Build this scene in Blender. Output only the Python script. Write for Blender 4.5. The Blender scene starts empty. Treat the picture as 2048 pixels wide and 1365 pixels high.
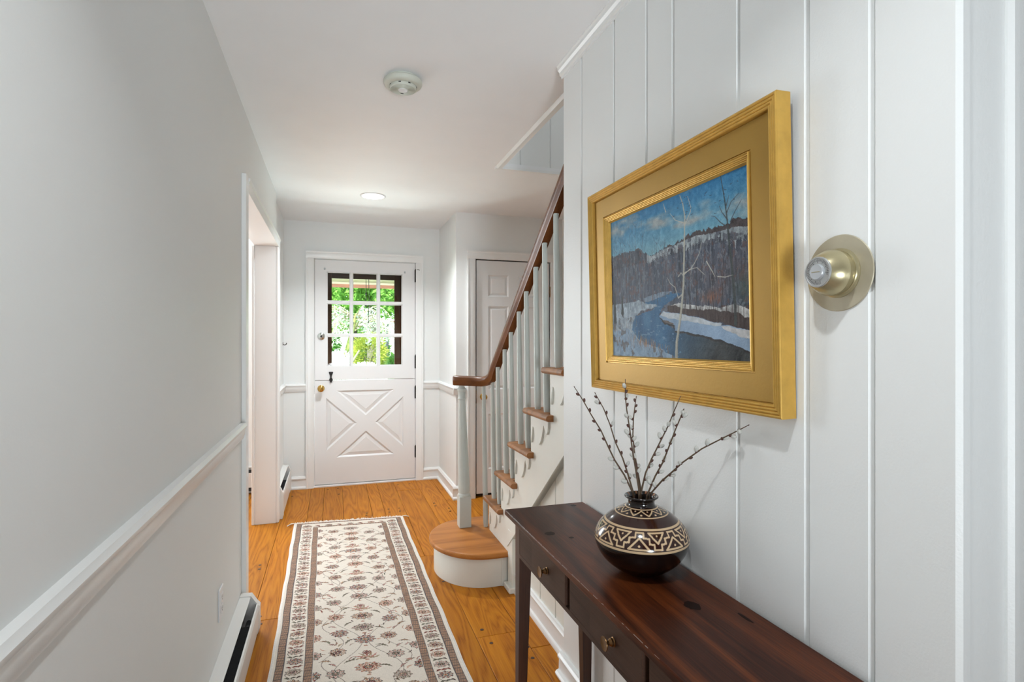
import bpy, bmesh, math, random
import numpy as np
from mathutils import Vector, Matrix, geometry
PI = math.pi
S = bpy.context.scene
COL = S.collection
rnd = random.Random(7)

# ------------------------------------------------------------------ camera
cam = bpy.data.cameras.new('camera')
cam.sensor_width = 36.0
cam.lens = 36.0 * 1100.0 / 2048.0
cam.shift_y = (686.0 - 682.5) / 2048.0
cam.clip_start = 0.02
co = bpy.data.objects.new('camera', cam)
co.location = (0, 0, 1.30)
co.rotation_euler = (PI / 2, 0, -math.radians(18.0))
COL.objects.link(co)
S.camera = co

# ------------------------------------------------------------------ exposure
S.view_settings.view_transform = 'Standard'
S.view_settings.look = 'None'
S.view_settings.gamma = 1.0
S.view_settings.use_curve_mapping = False
S.view_settings.exposure = 0.43

# ------------------------------------------------------------------ sky and sun
w = bpy.data.worlds.new('sky'); S.world = w; w.use_nodes = True
nt = w.node_tree; nt.nodes.clear()
sk = nt.nodes.new('ShaderNodeTexSky'); sk.sky_type = 'NISHITA'
sk.sun_disc = False; sk.sun_elevation = math.radians(52); sk.sun_rotation = math.radians(200)
bg = nt.nodes.new('ShaderNodeBackground'); bg.inputs['Strength'].default_value = 0.65
wo = nt.nodes.new('ShaderNodeOutputWorld')
nt.links.new(sk.outputs[0], bg.inputs[0]); nt.links.new(bg.outputs[0], wo.inputs[0])
sun = bpy.data.lights.new('sun', 'SUN'); sun.energy = 11.0; sun.angle = 0.01; sun.color = (1, .95, .86)
so = bpy.data.objects.new('sun', sun); so.rotation_euler = (math.radians(38), 0, math.radians(-25)); so.location = (0, 8, 8)
COL.objects.link(so)

# ------------------------------------------------------------------ lamps
def area(name, loc, rot, sx, sy, watts, col=(1, 1, 1), disk=False, spread=180):
    l = bpy.data.lights.new(name, 'AREA')
    l.shape = 'DISK' if disk else 'RECTANGLE'
    l.size = sx
    if not disk: l.size_y = sy
    l.energy = watts; l.color = col; l.spread = math.radians(spread)
    o = bpy.data.objects.new(name, l); o.location = loc; o.rotation_euler = rot
    COL.objects.link(o); return o
area('ceiling_downlight', (.279, 4.18, 2.374), (0, 0, 0), .15, .15, 14.0, (.93, .975, 1), True, 132)
area('ceiling_downlight_near', (.20, .42, 2.372), (0, 0, 0), .08, .08, 5.0, (.94, .98, 1), True, 128)
area('ceiling_fill', (.10, -2.2, .5), (math.radians(112), 0, 0), .8, .8, 10.5, (.87, .95, 1), True, 70)  # added unseen lamp behind the camera, brightens the ceiling
area('side_room_window', (-3.15, 3.2, 1.5), (0, -PI / 2, 0), 1.5, 1.8, 7.0, (.88, .95, 1))
area('board_wall_fill', (-1.75, 5.12, 1.55), (-PI / 2, 0, 0), 1.4, 1.5, 56.0, (.90, .96, 1))  # added unseen fill lamp in the side room, brightens the board wall
area('stair_landing_light', (1.45, 1.9, 4.6), (0, 0, 0), .8, 1.6, 8.5, (.95, .975, 1))
area('ground_bounce_fill', (.29, 6.0, .42), (math.radians(-131), 0, 0), .9, .8, 120.0, (.92, .98, 1))  # added lamp hidden below the door glass, stands for ground bounce on the ceiling

# ------------------------------------------------------------------ helpers
def lin(c):
    return tuple(((v / 255.0) / 12.92 if v / 255.0 <= .04045 else ((v / 255.0 + .055) / 1.055) ** 2.4) for v in c)
def lin4(c): return lin(c) + (1.0,)

class MB:
    """collects shapes; build() links them as ONE mesh object"""
    def __init__(s): s.bm = bmesh.new()
    def raw(s, vs, fs, M=None):
        vv = [s.bm.verts.new((M @ Vector(v)) if M is not None else v) for v in vs]
        for f in fs:
            try: s.bm.faces.new([vv[i] for i in f])
            except ValueError: pass
        return vv
    def box(s, x0, x1, y0, y1, z0, z1, bev=0.0, M=None, seg=1):
        g = bmesh.ops.create_cube(s.bm, size=1.0)['verts']
        for v in g:
            v.co = Vector(((x0 + x1) / 2 + v.co.x * (x1 - x0), (y0 + y1) / 2 + v.co.y * (y1 - y0), (z0 + z1) / 2 + v.co.z * (z1 - z0)))
        if bev > 0:
            es = list({e for v in g for e in v.link_edges})
            r = bmesh.ops.bevel(s.bm, geom=es, offset=bev, segments=seg, affect='EDGES', profile=.5)
            g = list({v for f in r['faces'] for v in f.verts} | {v for v in g if v.is_valid})
        if M is not None:
            for v in g: v.co = M @ v.co
        return s
    def prism(s, poly, p0, ax, ay, d, M=None):
        """poly of (a,b): p0+a*ax+b*ay, thickness vector d"""
        p0, ax, ay, d = map(Vector, (p0, ax, ay, d)); n = len(poly)
        vs = [p0 + ax * a + ay * b for a, b in poly]; vs += [v + d for v in vs]
        fs = [list(range(n)), list(range(2 * n - 1, n - 1, -1))] + [[i, (i + 1) % n, n + (i + 1) % n, n + i] for i in range(n)]
        s.raw(vs, fs, M); return s
    def lathe(s, prof, n=24, M=None, cap=True):
        vs, fs = [], []
        for r, z in prof:
            for k in range(n):
                a = 2 * PI * k / n; vs.append((r * math.cos(a), r * math.sin(a), z))
        m = len(prof)
        for i in range(m - 1):
            for k in range(n):
                k2 = (k + 1) % n
                fs.append([i * n + k, i * n + k2, (i + 1) * n + k2, (i + 1) * n + k])
        if cap:
            fs.append([k for k in range(n - 1, -1, -1)]); fs.append([(m - 1) * n + k for k in range(n)])
        s.raw(vs, fs, M); return s
    def tube(s, path, rad, n=8, cap=True):
        P = [Vector(p) for p in path]; m = len(P)
        if not hasattr(rad, '__len__'): rad = [rad] * m
        vs, fs = [], []
        ref = None
        for i in range(m):
            t = (P[min(i + 1, m - 1)] - P[max(i - 1, 0)]).normalized()
            if ref is None: ref = Vector((0, 0, 1)) if abs(t.z) < .9 else Vector((1, 0, 0))
            a = (ref - t * ref.dot(t)).normalized(); ref = a; b = t.cross(a)
            for k in range(n):
                q = 2 * PI * k / n
                vs.append(P[i] + (a * math.cos(q) + b * math.sin(q)) * rad[i])
        for i in range(m - 1):
            for k in range(n):
                k2 = (k + 1) % n; fs.append([i * n + k, i * n + k2, (i + 1) * n + k2, (i + 1) * n + k])
        if cap: fs.append(list(range(n - 1, -1, -1))); fs.append([(m - 1) * n + k for k in range(n)])
        s.raw(vs, fs); return s
    def sweep(s, prof, path, side, closed_ends=True):
        """prof (a,b): a along side vectors[i], b along up vectors; side=list of (side,up) or single"""
        m = len(path); n = len(prof); vs, fs = [], []
        for i, p in enumerate(path):
            sd, up = side[i] if isinstance(side, list) else side
            for a, b in prof: vs.append(Vector(p) + Vector(sd) * a + Vector(up) * b)
        for i in range(m - 1):
            for k in range(n):
                k2 = (k + 1) % n; fs.append([i * n + k, i * n + k2, (i + 1) * n + k2, (i + 1) * n + k])
        if closed_ends: fs.append(list(range(n - 1, -1, -1))); fs.append([(m - 1) * n + k for k in range(n)])
        s.raw(vs, fs); return s
    def ellip(s, c, r, M=None, u=8, v=6):
        g = bmesh.ops.create_uvsphere(s.bm, u_segments=u, v_segments=v, radius=1.0)['verts']
        for q in g:
            p = Vector((q.co.x * r[0], q.co.y * r[1], q.co.z * r[2]))
            if M is not None: p = M @ p
            q.co = p + Vector(c)
        return s
    def build(s, name, mat, parent=None, smooth=None, local=False):
        bmesh.ops.recalc_face_normals(s.bm, faces=s.bm.faces[:])
        me = bpy.data.meshes.new(name); 
        if parent is not None and not local:
            off = wloc(parent)
            for v in s.bm.verts: v.co -= off
        s.bm.to_mesh(me); s.bm.free()
        me.materials.append(mat)
        if smooth is not None:
            me.polygons.foreach_set('use_smooth', [True] * len(me.polygons))
            me.set_sharp_from_angle(angle=math.radians(smooth))
        o = bpy.data.objects.new(name, me); COL.objects.link(o)
        if parent is not None: o.parent = parent
        return o
def wloc(o):
    v = Vector(o.location)
    while o.parent: o = o.parent; v = v + Vector(o.location)
    return v
def tag(o, label, cat, group=None, kind=None):
    o['label'] = label; o['category'] = cat
    if group: o['group'] = group
    if kind: o['kind'] = kind
    return o
def thing(name, label, cat, loc=(0, 0, 0), rot=(0, 0, 0), group=None, kind=None):
    o = bpy.data.objects.new(name, None); o.empty_display_size = .05
    o.location = loc; o.rotation_euler = rot; COL.objects.link(o)
    return tag(o, label, cat, group, kind)
def np_mesh(name, V, F, mat, parent=None, col=None, smooth=False, local=False):
    """fast mesh from numpy arrays: V (n,3), F (m,4 or 3), col (n,3) linear"""
    me = bpy.data.meshes.new(name)
    V = np.asarray(V, np.float32).copy()
    if parent is not None and not local: V -= np.array(wloc(parent), np.float32)
    F = np.asarray(F, np.int32); k = F.shape[1]
    me.vertices.add(len(V)); me.vertices.foreach_set('co', V.ravel())
    me.loops.add(F.size); me.loops.foreach_set('vertex_index', F.ravel())
    me.polygons.add(len(F)); me.polygons.foreach_set('loop_start', np.arange(0, F.size, k, dtype=np.int32))
    me.update(calc_edges=True); me.validate()
    if smooth: me.polygons.foreach_set('use_smooth', np.ones(len(me.polygons), bool))
    if col is not None:
        a = me.color_attributes.new('Col', 'FLOAT_COLOR', 'POINT')
        c = np.ones((len(V), 4), np.float32); c[:, :3] = col
        a.data.foreach_set('color', c.ravel())
    me.materials.append(mat)
    o = bpy.data.objects.new(name, me); COL.objects.link(o)
    if parent is not None: o.parent = parent
    return o
def grid_faces(nu, nv):
    i = np.arange(nu - 1)[:, None]; j = np.arange(nv - 1)[None, :]
    a = (i * nv + j).ravel()
    return np.stack([a, a + nv, a + nv + 1, a + 1], 1)

# ------------------------------------------------------------------ materials
def new_mat(name):
    m = bpy.data.materials.new(name); m.use_nodes = True
    t = m.node_tree; b = t.nodes['Principled BSDF']
    return m, t, b
def N(t, typ, **k):
    n = t.nodes.new(typ)
    for a, v in k.items(): setattr(n, a, v)
    return n
def plain(name, c, rough=.5, metal=0.0, bump=0.0, bscale=200.0, spec=.5, vary=0.0, vscale=3.0, coat=0.0, stretch=None):
    m, t, b = new_mat(name)
    b.inputs['Base Color'].default_value = lin4(c); b.inputs['Roughness'].default_value = rough
    b.inputs['Metallic'].default_value = metal; b.inputs['Specular IOR Level'].default_value = spec
    b.inputs['Coat Weight'].default_value = coat
    tc = N(t, 'ShaderNodeTexCoord')
    if vary > 0:
        nz = N(t, 'ShaderNodeTexNoise'); nz.inputs['Scale'].default_value = vscale; nz.inputs['Detail'].default_value = 5
        t.links.new(tc.outputs['Object'], nz.inputs['Vector'])
        hv = N(t, 'ShaderNodeMix', data_type='RGBA')
        hv.inputs['A'].default_value = lin4([max(0, v * (1 - vary)) for v in c]); hv.inputs['B'].default_value = lin4([min(255, v * (1 + vary)) for v in c])
        t.links.new(nz.outputs['Fac'], hv.inputs['Factor']); t.links.new(hv.outputs['Result'], b.inputs['Base Color'])
    if bump > 0:
        nb = N(t, 'ShaderNodeTexNoise'); nb.inputs['Scale'].default_value = bscale; nb.inputs['Detail'].default_value = 3
        if stretch:
            mp = N(t, 'ShaderNodeMapping'); mp.inputs['Scale'].default_value = stretch
            t.links.new(tc.outputs['Object'], mp.inputs['Vector']); t.links.new(mp.outputs[0], nb.inputs['Vector'])
        else: t.links.new(tc.outputs['Object'], nb.inputs['Vector'])
        bu = N(t, 'ShaderNodeBump'); bu.inputs['Strength'].default_value = bump; bu.inputs['Distance'].default_value = .002
        t.links.new(nb.outputs['Fac'], bu.inputs['Height']); t.links.new(bu.outputs[0], b.inputs['Normal'])
    return m
def wood(name, dark, mid, light, axis='Y', rough=.35, ring=26.0, freq=2.2, fibre=.35, vary=.25, bump=.15, coat=0.0, spec=.5):
    """oak-like grain: growth-ring contours of a stretched noise, fine fibres and a tone per board"""
    m, t, b = new_mat(name); L = t.links
    tc = N(t, 'ShaderNodeTexCoord'); oi = N(t, 'ShaderNodeObjectInfo')
    sc = N(t, 'ShaderNodeVectorMath', operation='SCALE'); sc.inputs[0].default_value = (13.1, 7.7, 9.3)
    L.new(oi.outputs['Random'], sc.inputs['Scale'])
    ad = N(t, 'ShaderNodeVectorMath', operation='ADD'); L.new(tc.outputs['Object'], ad.inputs[0]); L.new(sc.outputs[0], ad.inputs[1])
    k = {'X': (.09, 1, 1), 'Y': (1, .09, 1), 'Z': (1, 1, .09)}[axis]
    m1 = N(t, 'ShaderNodeMapping'); m1.inputs['Scale'].default_value = tuple(freq * v * 3 for v in k); L.new(ad.outputs[0], m1.inputs['Vector'])
    n1 = N(t, 'ShaderNodeTexNoise'); n1.inputs['Scale'].default_value = 1.0; n1.inputs['Detail'].default_value = 2.5; n1.inputs['Distortion'].default_value = .4
    L.new(m1.outputs[0], n1.inputs['Vector'])
    mu = N(t, 'ShaderNodeMath', operation='MULTIPLY'); mu.inputs[1].default_value = ring; L.new(n1.outputs['Fac'], mu.inputs[0])
    fr = N(t, 'ShaderNodeMath', operation='PINGPONG'); fr.inputs[1].default_value = 1.0; L.new(mu.outputs[0], fr.inputs[0])
    m2 = N(t, 'ShaderNodeMapping'); m2.inputs['Scale'].default_value = tuple(300 * (1 if v == 1 else .03) for v in k); L.new(ad.outputs[0], m2.inputs['Vector'])
    n2 = N(t, 'ShaderNodeTexNoise'); n2.inputs['Scale'].default_value = 1.0; n2.inputs['Detail'].default_value = 3; L.new(m2.outputs[0], n2.inputs['Vector'])
    mx = N(t, 'ShaderNodeMix', data_type='FLOAT'); mx.inputs['Factor'].default_value = fibre
    L.new(fr.outputs[0], mx.inputs['A']); L.new(n2.outputs['Fac'], mx.inputs['B'])
    cr = N(t, 'ShaderNodeValToRGB'); e = cr.color_ramp.elements
    e[0].position = .12; e[0].color = lin4(dark); e[1].position = .85; e[1].color = lin4(light)
    e2 = e.new(.42); e2.color = lin4(mid)
    L.new(mx.outputs['Result'], cr.inputs['Fac'])
    # slow tone drift and a tone for each board
    n3 = N(t, 'ShaderNodeTexNoise'); n3.inputs['Scale'].default_value = 2.2; n3.inputs['Detail'].default_value = 3; L.new(ad.outputs[0], n3.inputs['Vector'])
    av = N(t, 'ShaderNodeMath', operation='ADD'); L.new(n3.outputs['Fac'], av.inputs[0]); L.new(oi.outputs['Random'], av.inputs[1])
    mr = N(t, 'ShaderNodeMapRange'); mr.inputs['From Min'].default_value = .3; mr.inputs['From Max'].default_value = 1.7
    mr.inputs['To Min'].default_value = 1 - vary; mr.inputs['To Max'].default_value = 1 + vary
    L.new(av.outputs[0], mr.inputs['Value'])
    hs = N(t, 'ShaderNodeHueSaturation'); L.new(mr.outputs[0], hs.inputs['Value']); L.new(cr.outputs[0], hs.inputs['Color'])
    L.new(hs.outputs[0], b.inputs['Base Color'])
    b.inputs['Roughness'].default_value = rough; b.inputs['Coat Weight'].default_value = coat; b.inputs['Coat Roughness'].default_value = .2
    b.inputs['Specular IOR Level'].default_value = spec
    bu = N(t, 'ShaderNodeBump'); bu.inputs['Strength'].default_value = bump; bu.inputs['Distance'].default_value = .001
    L.new(mx.outputs['Result'], bu.inputs['Height']); L.new(bu.outputs[0], b.inputs['Normal'])
    return m
def vcol(name, rough=.8, spec=.3, bump=0.0, bscale=300.0, coat=0.0):
    m, t, b = new_mat(name)
    a = N(t, 'ShaderNodeVertexColor', layer_name='Col'); t.links.new(a.outputs[0], b.inputs['Base Color'])
    b.inputs['Roughness'].default_value = rough; b.inputs['Specular IOR Level'].default_value = spec; b.inputs['Coat Weight'].default_value = coat
    if bump > 0:
        tc = N(t, 'ShaderNodeTexCoord'); nb = N(t, 'ShaderNodeTexNoise'); nb.inputs['Scale'].default_value = bscale
        t.links.new(tc.outputs['Object'], nb.inputs['Vector'])
        bu = N(t, 'ShaderNodeBump'); bu.inputs['Strength'].default_value = bump; bu.inputs['Distance'].default_value = .002
        t.links.new(nb.outputs['Fac'], bu.inputs['Height']); t.links.new(bu.outputs[0], b.inputs['Normal'])
    return m
def glass_mat(name):
    m = bpy.data.materials.new(name); m.use_nodes = True; t = m.node_tree; t.nodes.clear()
    o = N(t, 'ShaderNodeOutputMaterial'); tr = N(t, 'ShaderNodeBsdfTransparent'); gl = N(t, 'ShaderNodeBsdfGlossy'); gl.inputs['Roughness'].default_value = .02
    tr.inputs[0].default_value = (.96, .98, .97, 1)
    fz = N(t, 'ShaderNodeFresnel'); fz.inputs['IOR'].default_value = 1.3
    mx = N(t, 'ShaderNodeMixShader'); t.links.new(fz.outputs[0], mx.inputs[0]); t.links.new(tr.outputs[0], mx.inputs[1]); t.links.new(gl.outputs[0], mx.inputs[2]); t.links.new(mx.outputs[0], o.inputs[0])
    return m
def glow(name, c, st):
    m = bpy.data.materials.new(name); m.use_nodes = True; t = m.node_tree; t.nodes.clear()
    o = N(t, 'ShaderNodeOutputMaterial'); e = N(t, 'ShaderNodeEmission'); e.inputs[0].default_value = lin4(c); e.inputs[1].default_value = st
    t.links.new(e.outputs[0], o.inputs[0]); return m

M_WALL = plain('wall_paint', (237, 239, 238), .55, bump=.12, bscale=160)
M_WALLR = plain('board_paint', (238, 240, 239), .38, bump=.22, bscale=210)
M_CEIL = plain('ceiling_plaster', (242, 243, 244), .7, bump=.15, bscale=40, vary=.012, vscale=5)
M_TRIM = plain('white_gloss_paint', (240, 241, 240), .30, bump=.06, bscale=60)
M_DOOR = plain('door_paint', (236, 236, 236), .32, bump=.05, bscale=80)
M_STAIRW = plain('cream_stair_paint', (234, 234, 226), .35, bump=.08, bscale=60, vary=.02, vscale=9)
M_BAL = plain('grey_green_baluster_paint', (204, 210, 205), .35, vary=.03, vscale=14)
M_HEAT = plain('heater_enamel', (232, 231, 228), .35)
M_DARK = plain('dark_metal', (38, 37, 38), .6)
M_FIN = plain('dusty_heater_fins', (70, 70, 72), .7)
M_IRON = plain('black_iron', (38, 36, 36), .5, spec=.3)
M_BRASS = plain('polished_brass', (205, 165, 90), .18, metal=1.0)
M_ABRASS = plain('antique_brass', (128, 98, 66), .32, metal=1.0, vary=.25, vscale=60)
M_CHROME = plain('chrome', (215, 218, 215), .12, metal=1.0)
M_PLASTIC = plain('white_plastic', (236, 237, 239), .3)
M_SMOKE = plain('aged_cream_plastic', (206, 208, 196), .45)
M_PEG = plain('dark_wood_plug', (62, 36, 18), .5)
M_GLASS = glass_mat('window_glass')
M_OAK = wood('oak_floor', (126, 68, 10), (172, 104, 22), (196, 128, 34), 'Y', .45, 30, 2.3, .62, .15, .15, coat=0.0, spec=.12)
M_TREAD = wood('oak_tread', (112, 68, 32), (152, 98, 52), (174, 118, 68), 'X', .32, 9, 2.2, .55, .10, .12)
M_BULL = wood('oak_bullnose', (134, 80, 30), (172, 108, 48), (192, 126, 62), 'X', .4, 9, 2.2, .55, .08, .10, spec=.25)
M_RAIL = wood('walnut_stained_rail', (70, 38, 16), (108, 64, 32), (128, 78, 42), 'Y', .34, 5, 2.0, .6, .06, .08, coat=.06, spec=.3)
M_TABTOP = wood('dark_pine_top', (26, 10, 6), (62, 28, 14), (112, 56, 24), 'Y', .34, 9, 2.4, .62, .28, .10, spec=.16)
M_TABSIDE = wood('dark_pine_side', (52, 34, 26), (76, 54, 44), (90, 66, 54), 'Y', .5, 6, 1.6, .6, .06, .10, spec=.2)
M_TABLEG = wood('dark_pine_leg', (40, 20, 12), (66, 38, 26), (84, 52, 38), 'Z', .42, 12, 1.6, .5, .08, .10)
M_GOLD = plain('gold_leaf', (164, 128, 56), .46, metal=.5, bump=.12, bscale=120, vary=.05, vscale=9)
M_GOLDR = plain('burnished_gold', (206, 164, 80), .36, metal=.45, bump=.10, bscale=300, vary=.10, vscale=40)
M_STORM = plain('dark_brown_storm_door', (62, 36, 20), .6, spec=.2)
# ================================================================== SETTING
ZC = 2.385; XL = -.393; XLF = -.418; XR = .858; YE = 5.233; XA = .968; YC = 4.48; XS = 1.92; XU = .912
def struct(name, mb, mat, label, cat, smooth=None):
    o = mb.build(name, mat, None, smooth); return tag(o, label, cat, None, 'structure')

# floor: base slab with individual planks and pegs
fl = MB(); fl.box(-3.4, 3.2, -3.1, 5.30, -.12, -.021)
floor = struct('floor', fl, plain('subfloor', (60, 34, 16), .7), 'wide oak plank floor with dark wooden plugs, honey stain', 'floor')
cols = [(-1.15, -.93, []), (-.93, -.66, [3.0]), (-.66, -.365, [2.05, 4.9]), (-.365, -.185, [2.81]), (-.185, -.075, [1.2, 3.6]), (-.075, .075, [2.3]),
        (.075, .283, [1.4, 3.9]), (.283, .378, [2.9]), (.378, .53, [3.35]), (.53, .73, [3.35, 4.9]), (.73, .885, [3.35]), (.885, 1.05, [3.35]), (1.05, 1.25, [3.9]), (1.25, 1.46, [4.1]), (1.46, 1.70, []), (1.70, 1.92, [])]
near = [(.378, .60, [1.7]), (.60, .80, [2.35, 1.0]), (.80, .99, [2.2, .8])]
def plank(x0, x1, y0, y1):
    m = MB(); dz = rnd.uniform(-.0006, .0006)
    m.box(x0 + .0009, x1 - .0009, y0 + .0006, y1 - .0006, -.021, dz, .0016)
    return m.build('plank', M_OAK, floor)
for x0, x1, br in cols:
    lo = 3.35 if (.37 < x0 < 1.0) else -3.0
    e = [lo] + [b for b in sorted(br) if b > lo] + [5.29]
    for a, b in zip(e, e[1:]): plank(x0, x1, a, b)
for x0, x1, br in near:
    e = [-3.0] + sorted(br) + [3.35]
    for a, b in zip(e, e[1:]): plank(x0, x1, a, b)
for k in range(10): plank(-1.15 - .22 * (k + 1), -1.15 - .22 * k, -3.0, 5.29)
for k in range(9): plank(1.92 + .13 * k, 1.92 + .13 * (k + 1), -3.0, .56)
pegs = [(-.045, 5.13), (.04, 5.15), (.047, 4.947), (.244, 4.33), (.238, 4.28), (.41, 4.382), (.41, 4.302), (.491, 4.383), (.489, 4.303), (.776, 4.432), (.774, 4.354), (.864, 4.262), (.858, 4.183), (-.407, 3.511), (-.403, 3.45), (-.331, 2.851), (-.32, 2.775), (.789, 2.213), (.781, 2.129), (.563, 5.11), (.570, 2.96), (.67, 5.12), (-.33, 5.0), (-.58, 3.51), (-.58, 3.45), (.64, 2.41), (.65, 2.29)]
pm = None
for x, y in pegs:
    if pm is None:
        m = MB(); m.lathe([(.0001, 0), (.0085, 0), (.0085, .002), (.0075, .0026), (.0001, .0026)], 12, None, False)
        o = m.build('floor_plug', M_PEG, floor, local=True); pm = o
    else:
        o = pm.copy(); COL.objects.link(o)
    o.location = (x, y, -.0012); o.parent = floor

# ceiling with the stair opening
cm = MB()
hx0, hx1, hy0, hy1 = .985, XS, .70, 3.23
for a in ((-3.4, hx0, -3.1, 5.3), (hx0, hx1, -3.1, hy0), (hx0, hx1, hy1, 5.3), (hx1, 3.2, -3.1, 5.3)):
    cm.box(a[0], a[1], a[2], a[3], ZC, ZC + .02)
struct('ceiling', cm, M_CEIL, 'flat white plaster ceiling with an opening over the stair', 'ceiling')

# left walls
m = MB(); m.box(XL - .115, XL, -.9, 2.80, 0, ZC); m.box(XL - .115, XL, 2.80, 4.31, 2.02, ZC)
struct('wall_left', m, M_WALL, 'plain white plaster wall running beside the runner, up to the cased opening', 'wall')
m = MB(); m.box(XLF - .115, XLF, 4.31, YE + .02, 0, ZC)
struct('wall_left_far', m, M_WALL, 'short white wall between the cased opening and the front door', 'wall')
# end wall around the front door
m = MB(); m.box(-3.4, -.185, YE, YE + .14, 0, ZC); m.box(.765, XS + .1, YE, YE + .14, 0, ZC); m.box(-.185, .765, YE, YE + .14, 2.075, ZC)
struct('wall_back', m, M_WALL, 'white end wall that holds the front door', 'wall')
m = MB(); m.box(XA, XA + .09, YC - .001, YE, 0, ZC)
struct('wall_alcove', m, M_WALL, 'narrow white wall between the front door and the closet corner', 'wall')
m = MB(); m.box(XA + .09, 1.118, YC - .001, YC + .09, 0, ZC); m.box(1.812, XS, YC - .001, YC + .09, 0, ZC); m.box(1.118, 1.812, YC - .001, YC + .09, 2.012, ZC)
struct('wall_closet', m, M_WALL, 'white wall holding the six panel closet door behind the stair', 'wall')
m = MB(); m.box(XS, XS + .1, .66, YE, 0, 5.0)
struct('wall_stair', m, M_WALL, 'white wall on the far side of the staircase', 'wall')
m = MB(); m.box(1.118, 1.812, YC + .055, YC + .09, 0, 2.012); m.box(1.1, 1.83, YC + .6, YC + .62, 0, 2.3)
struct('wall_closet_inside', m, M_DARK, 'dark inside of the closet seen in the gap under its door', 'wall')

# right wall of vertical boards
m = MB(); m.box(XR + .02, XR + .10, .60, 1.985, 0, ZC)
wr = struct('wall_right', m, M_WALLR, 'white wall of vertical v-groove boards behind the painting and console', 'wall')
def vboard(x, y0, y1, z0, z1, parent, mat, t=.02, c=.0065, face=-1):
    b = MB(); g = .0004
    b.prism([(0, y0 + g), (t - c, y0 + g), (t, y0 + g + c), (t, y1 - g - c), (t - c, y1 - g), (0, y1 - g)], (x + t, 0, z0), (face, 0, 0), (0, 1, 0), (0, 0, z1 - z0))
    return b.build('board', mat, parent)
ed = [1.992, 1.823, 1.580, 1.387, 1.257, 1.010, .823, .690, .553]
for a, b in zip(ed, ed[1:]): vboard(XR, b, a, 0, ZC, wr, M_WALLR)
# end of the board wall, facing the room the camera stands in
m = MB(); m.box(XR + .0205, .957, .5555, .60, 0, ZC, .001); m.box(.957, .980, .546, .60, 0, ZC, .006); m.box(.981, 1.09, .552, .60, 0, ZC, .003)
struct('trim_doorway_near', m, M_WALLR, 'white jamb and bead closing the end of the board wall beside the round thermostat', 'casing')
m = MB(); m.box(1.09, 3.1, .558, .66, 0, ZC)
struct('wall_right_near', m, M_WALL, 'plain white wall turning away at the end of the board wall', 'wall')
# under-stair wall of boards
m = MB(); m.prism([(1.99, 0), (2.745, 0), (2.745, .28), (1.99, .91)], (XU + .018, 0, 0), (0, 1, 0), (0, 0, 1), (.06, 0, 0))
wu = struct('wall_under_stair', m, M_STAIRW, 'cream boarded wall closing the space under the stair', 'wall')
ue = [2.745, 2.56, 2.385, 2.20, 1.99]
for a, b in zip(ue, ue[1:]):
    q = MB(); g = .0004; c = .004; x = XU + .018
    za, zb = .28 + (2.745 - a) * .837, .28 + (2.745 - b) * .837
    q.prism([(b + g, 0), (a - g, 0), (a - g, za), (b + g, zb)], (x, 0, 0), (0, 1, 0), (0, 0, 1), (-.012, 0, 0))
    q.prism([(b + g + c, 0), (a - g - c, 0), (a - g - c, za), (b + g + c, zb)], (x - .012, 0, 0), (0, 1, 0), (0, 0, 1), (-.006, 0, 0))
    q.build('board', M_STAIRW, wu)
# stairwell above the ceiling opening
m = MB(); m.box(hx0 - .02, hx1, hy1 + .0205, hy1 + .08, ZC + .0205, 5.0); m.box(hx0 - .08, hx0 - .0205, hy0, hy1 + .08, ZC + .02, 5.0); m.box(hx0 - .08, hx1, hy0 - .08, hy0, ZC + .02, 5.0); m.box(hx0 - .1, XS + .1, hy0 - .1, hy1 + .1, 5.0, 5.05)
ws = struct('wall_stairwell', m, M_WALL, 'white boarded shaft rising above the stair opening', 'wall')
xe = [hx0, 1.105, 1.305, 1.46, 1.66, hx1]
for a, b in zip(xe, xe[1:]):
    q = MB(); t, c, g = .018, .005, .0005
    q.prism([(a + g, 0), (a + g, t - c), (a + g + c, t), (b - g - c, t), (b - g, t - c), (b - g, 0)], (0, hy1 + .020, ZC + .0205), (1, 0, 0), (0, -1, 0), (0, 0, 1.6))
    q.build('board', M_WALL, ws)
ye = [hy1, 3.03, 2.80, 2.62, 2.40, 2.2, 2.0]
for a, b in zip(ye, ye[1:]):
    q = MB(); q.box(hx0 - .020, hx0 - .002, b + .001, a - .001, ZC + .0205, ZC + 1.6, .004); q.build('board', M_WALL, ws)
# living room behind the camera and side room behind the opening
m = MB(); m.box(-3.4, 3.2, -3.1, -3.0, 0, ZC); m.box(-3.4, -3.3, -3.0, 5.3, 0, ZC); m.box(3.1, 3.2, -3.0, .66, 0, ZC); m.box(-3.3, XL, .4, .5, 0, ZC)
struct('wall_front', m, M_WALL, 'white walls of the rooms behind the camera and beyond the opening', 'wall')

# mouldings -------------------------------------------------------
RAIL = [(0, 0), (.010, 0), (.012, .010), (.016, .016), (.017, .040), (.022, .046), (.024, .056), (.019, .063), (.017, .068), (0, .070)]
BASE = [(0, 0), (.030, 0), (.032, .012), (.026, .022), (.016, .026), (.015, .080), (.021, .086), (.022, .096), (.014, .104), (.012, .110), (0, .112)]
CROWN = [(0, -.048), (.004, -.048), (.005, -.040), (.012, -.036), (.013, -.026), (.020, -.018), (.021, -.008), (.026, -.004), (.026, 0), (0, 0)]
CASE = [(0, 0), (.019, 0), (.021, .003), (.021, .050), (.025, .054), (.027, .060), (.027, .068), (0, .068)]
def run(mb, prof, p0, p1, nrm, up=(0, 0, 1)):
    mb.sweep(prof, [p0, p1], (nrm, up))
def strip(name, prof, runs, mat, label, cat='moulding', smooth=35):
    m = MB()
    for r in runs: run(m, prof, *r)
    return struct(name, m, mat, label, cat, smooth)
zl = .872
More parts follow.
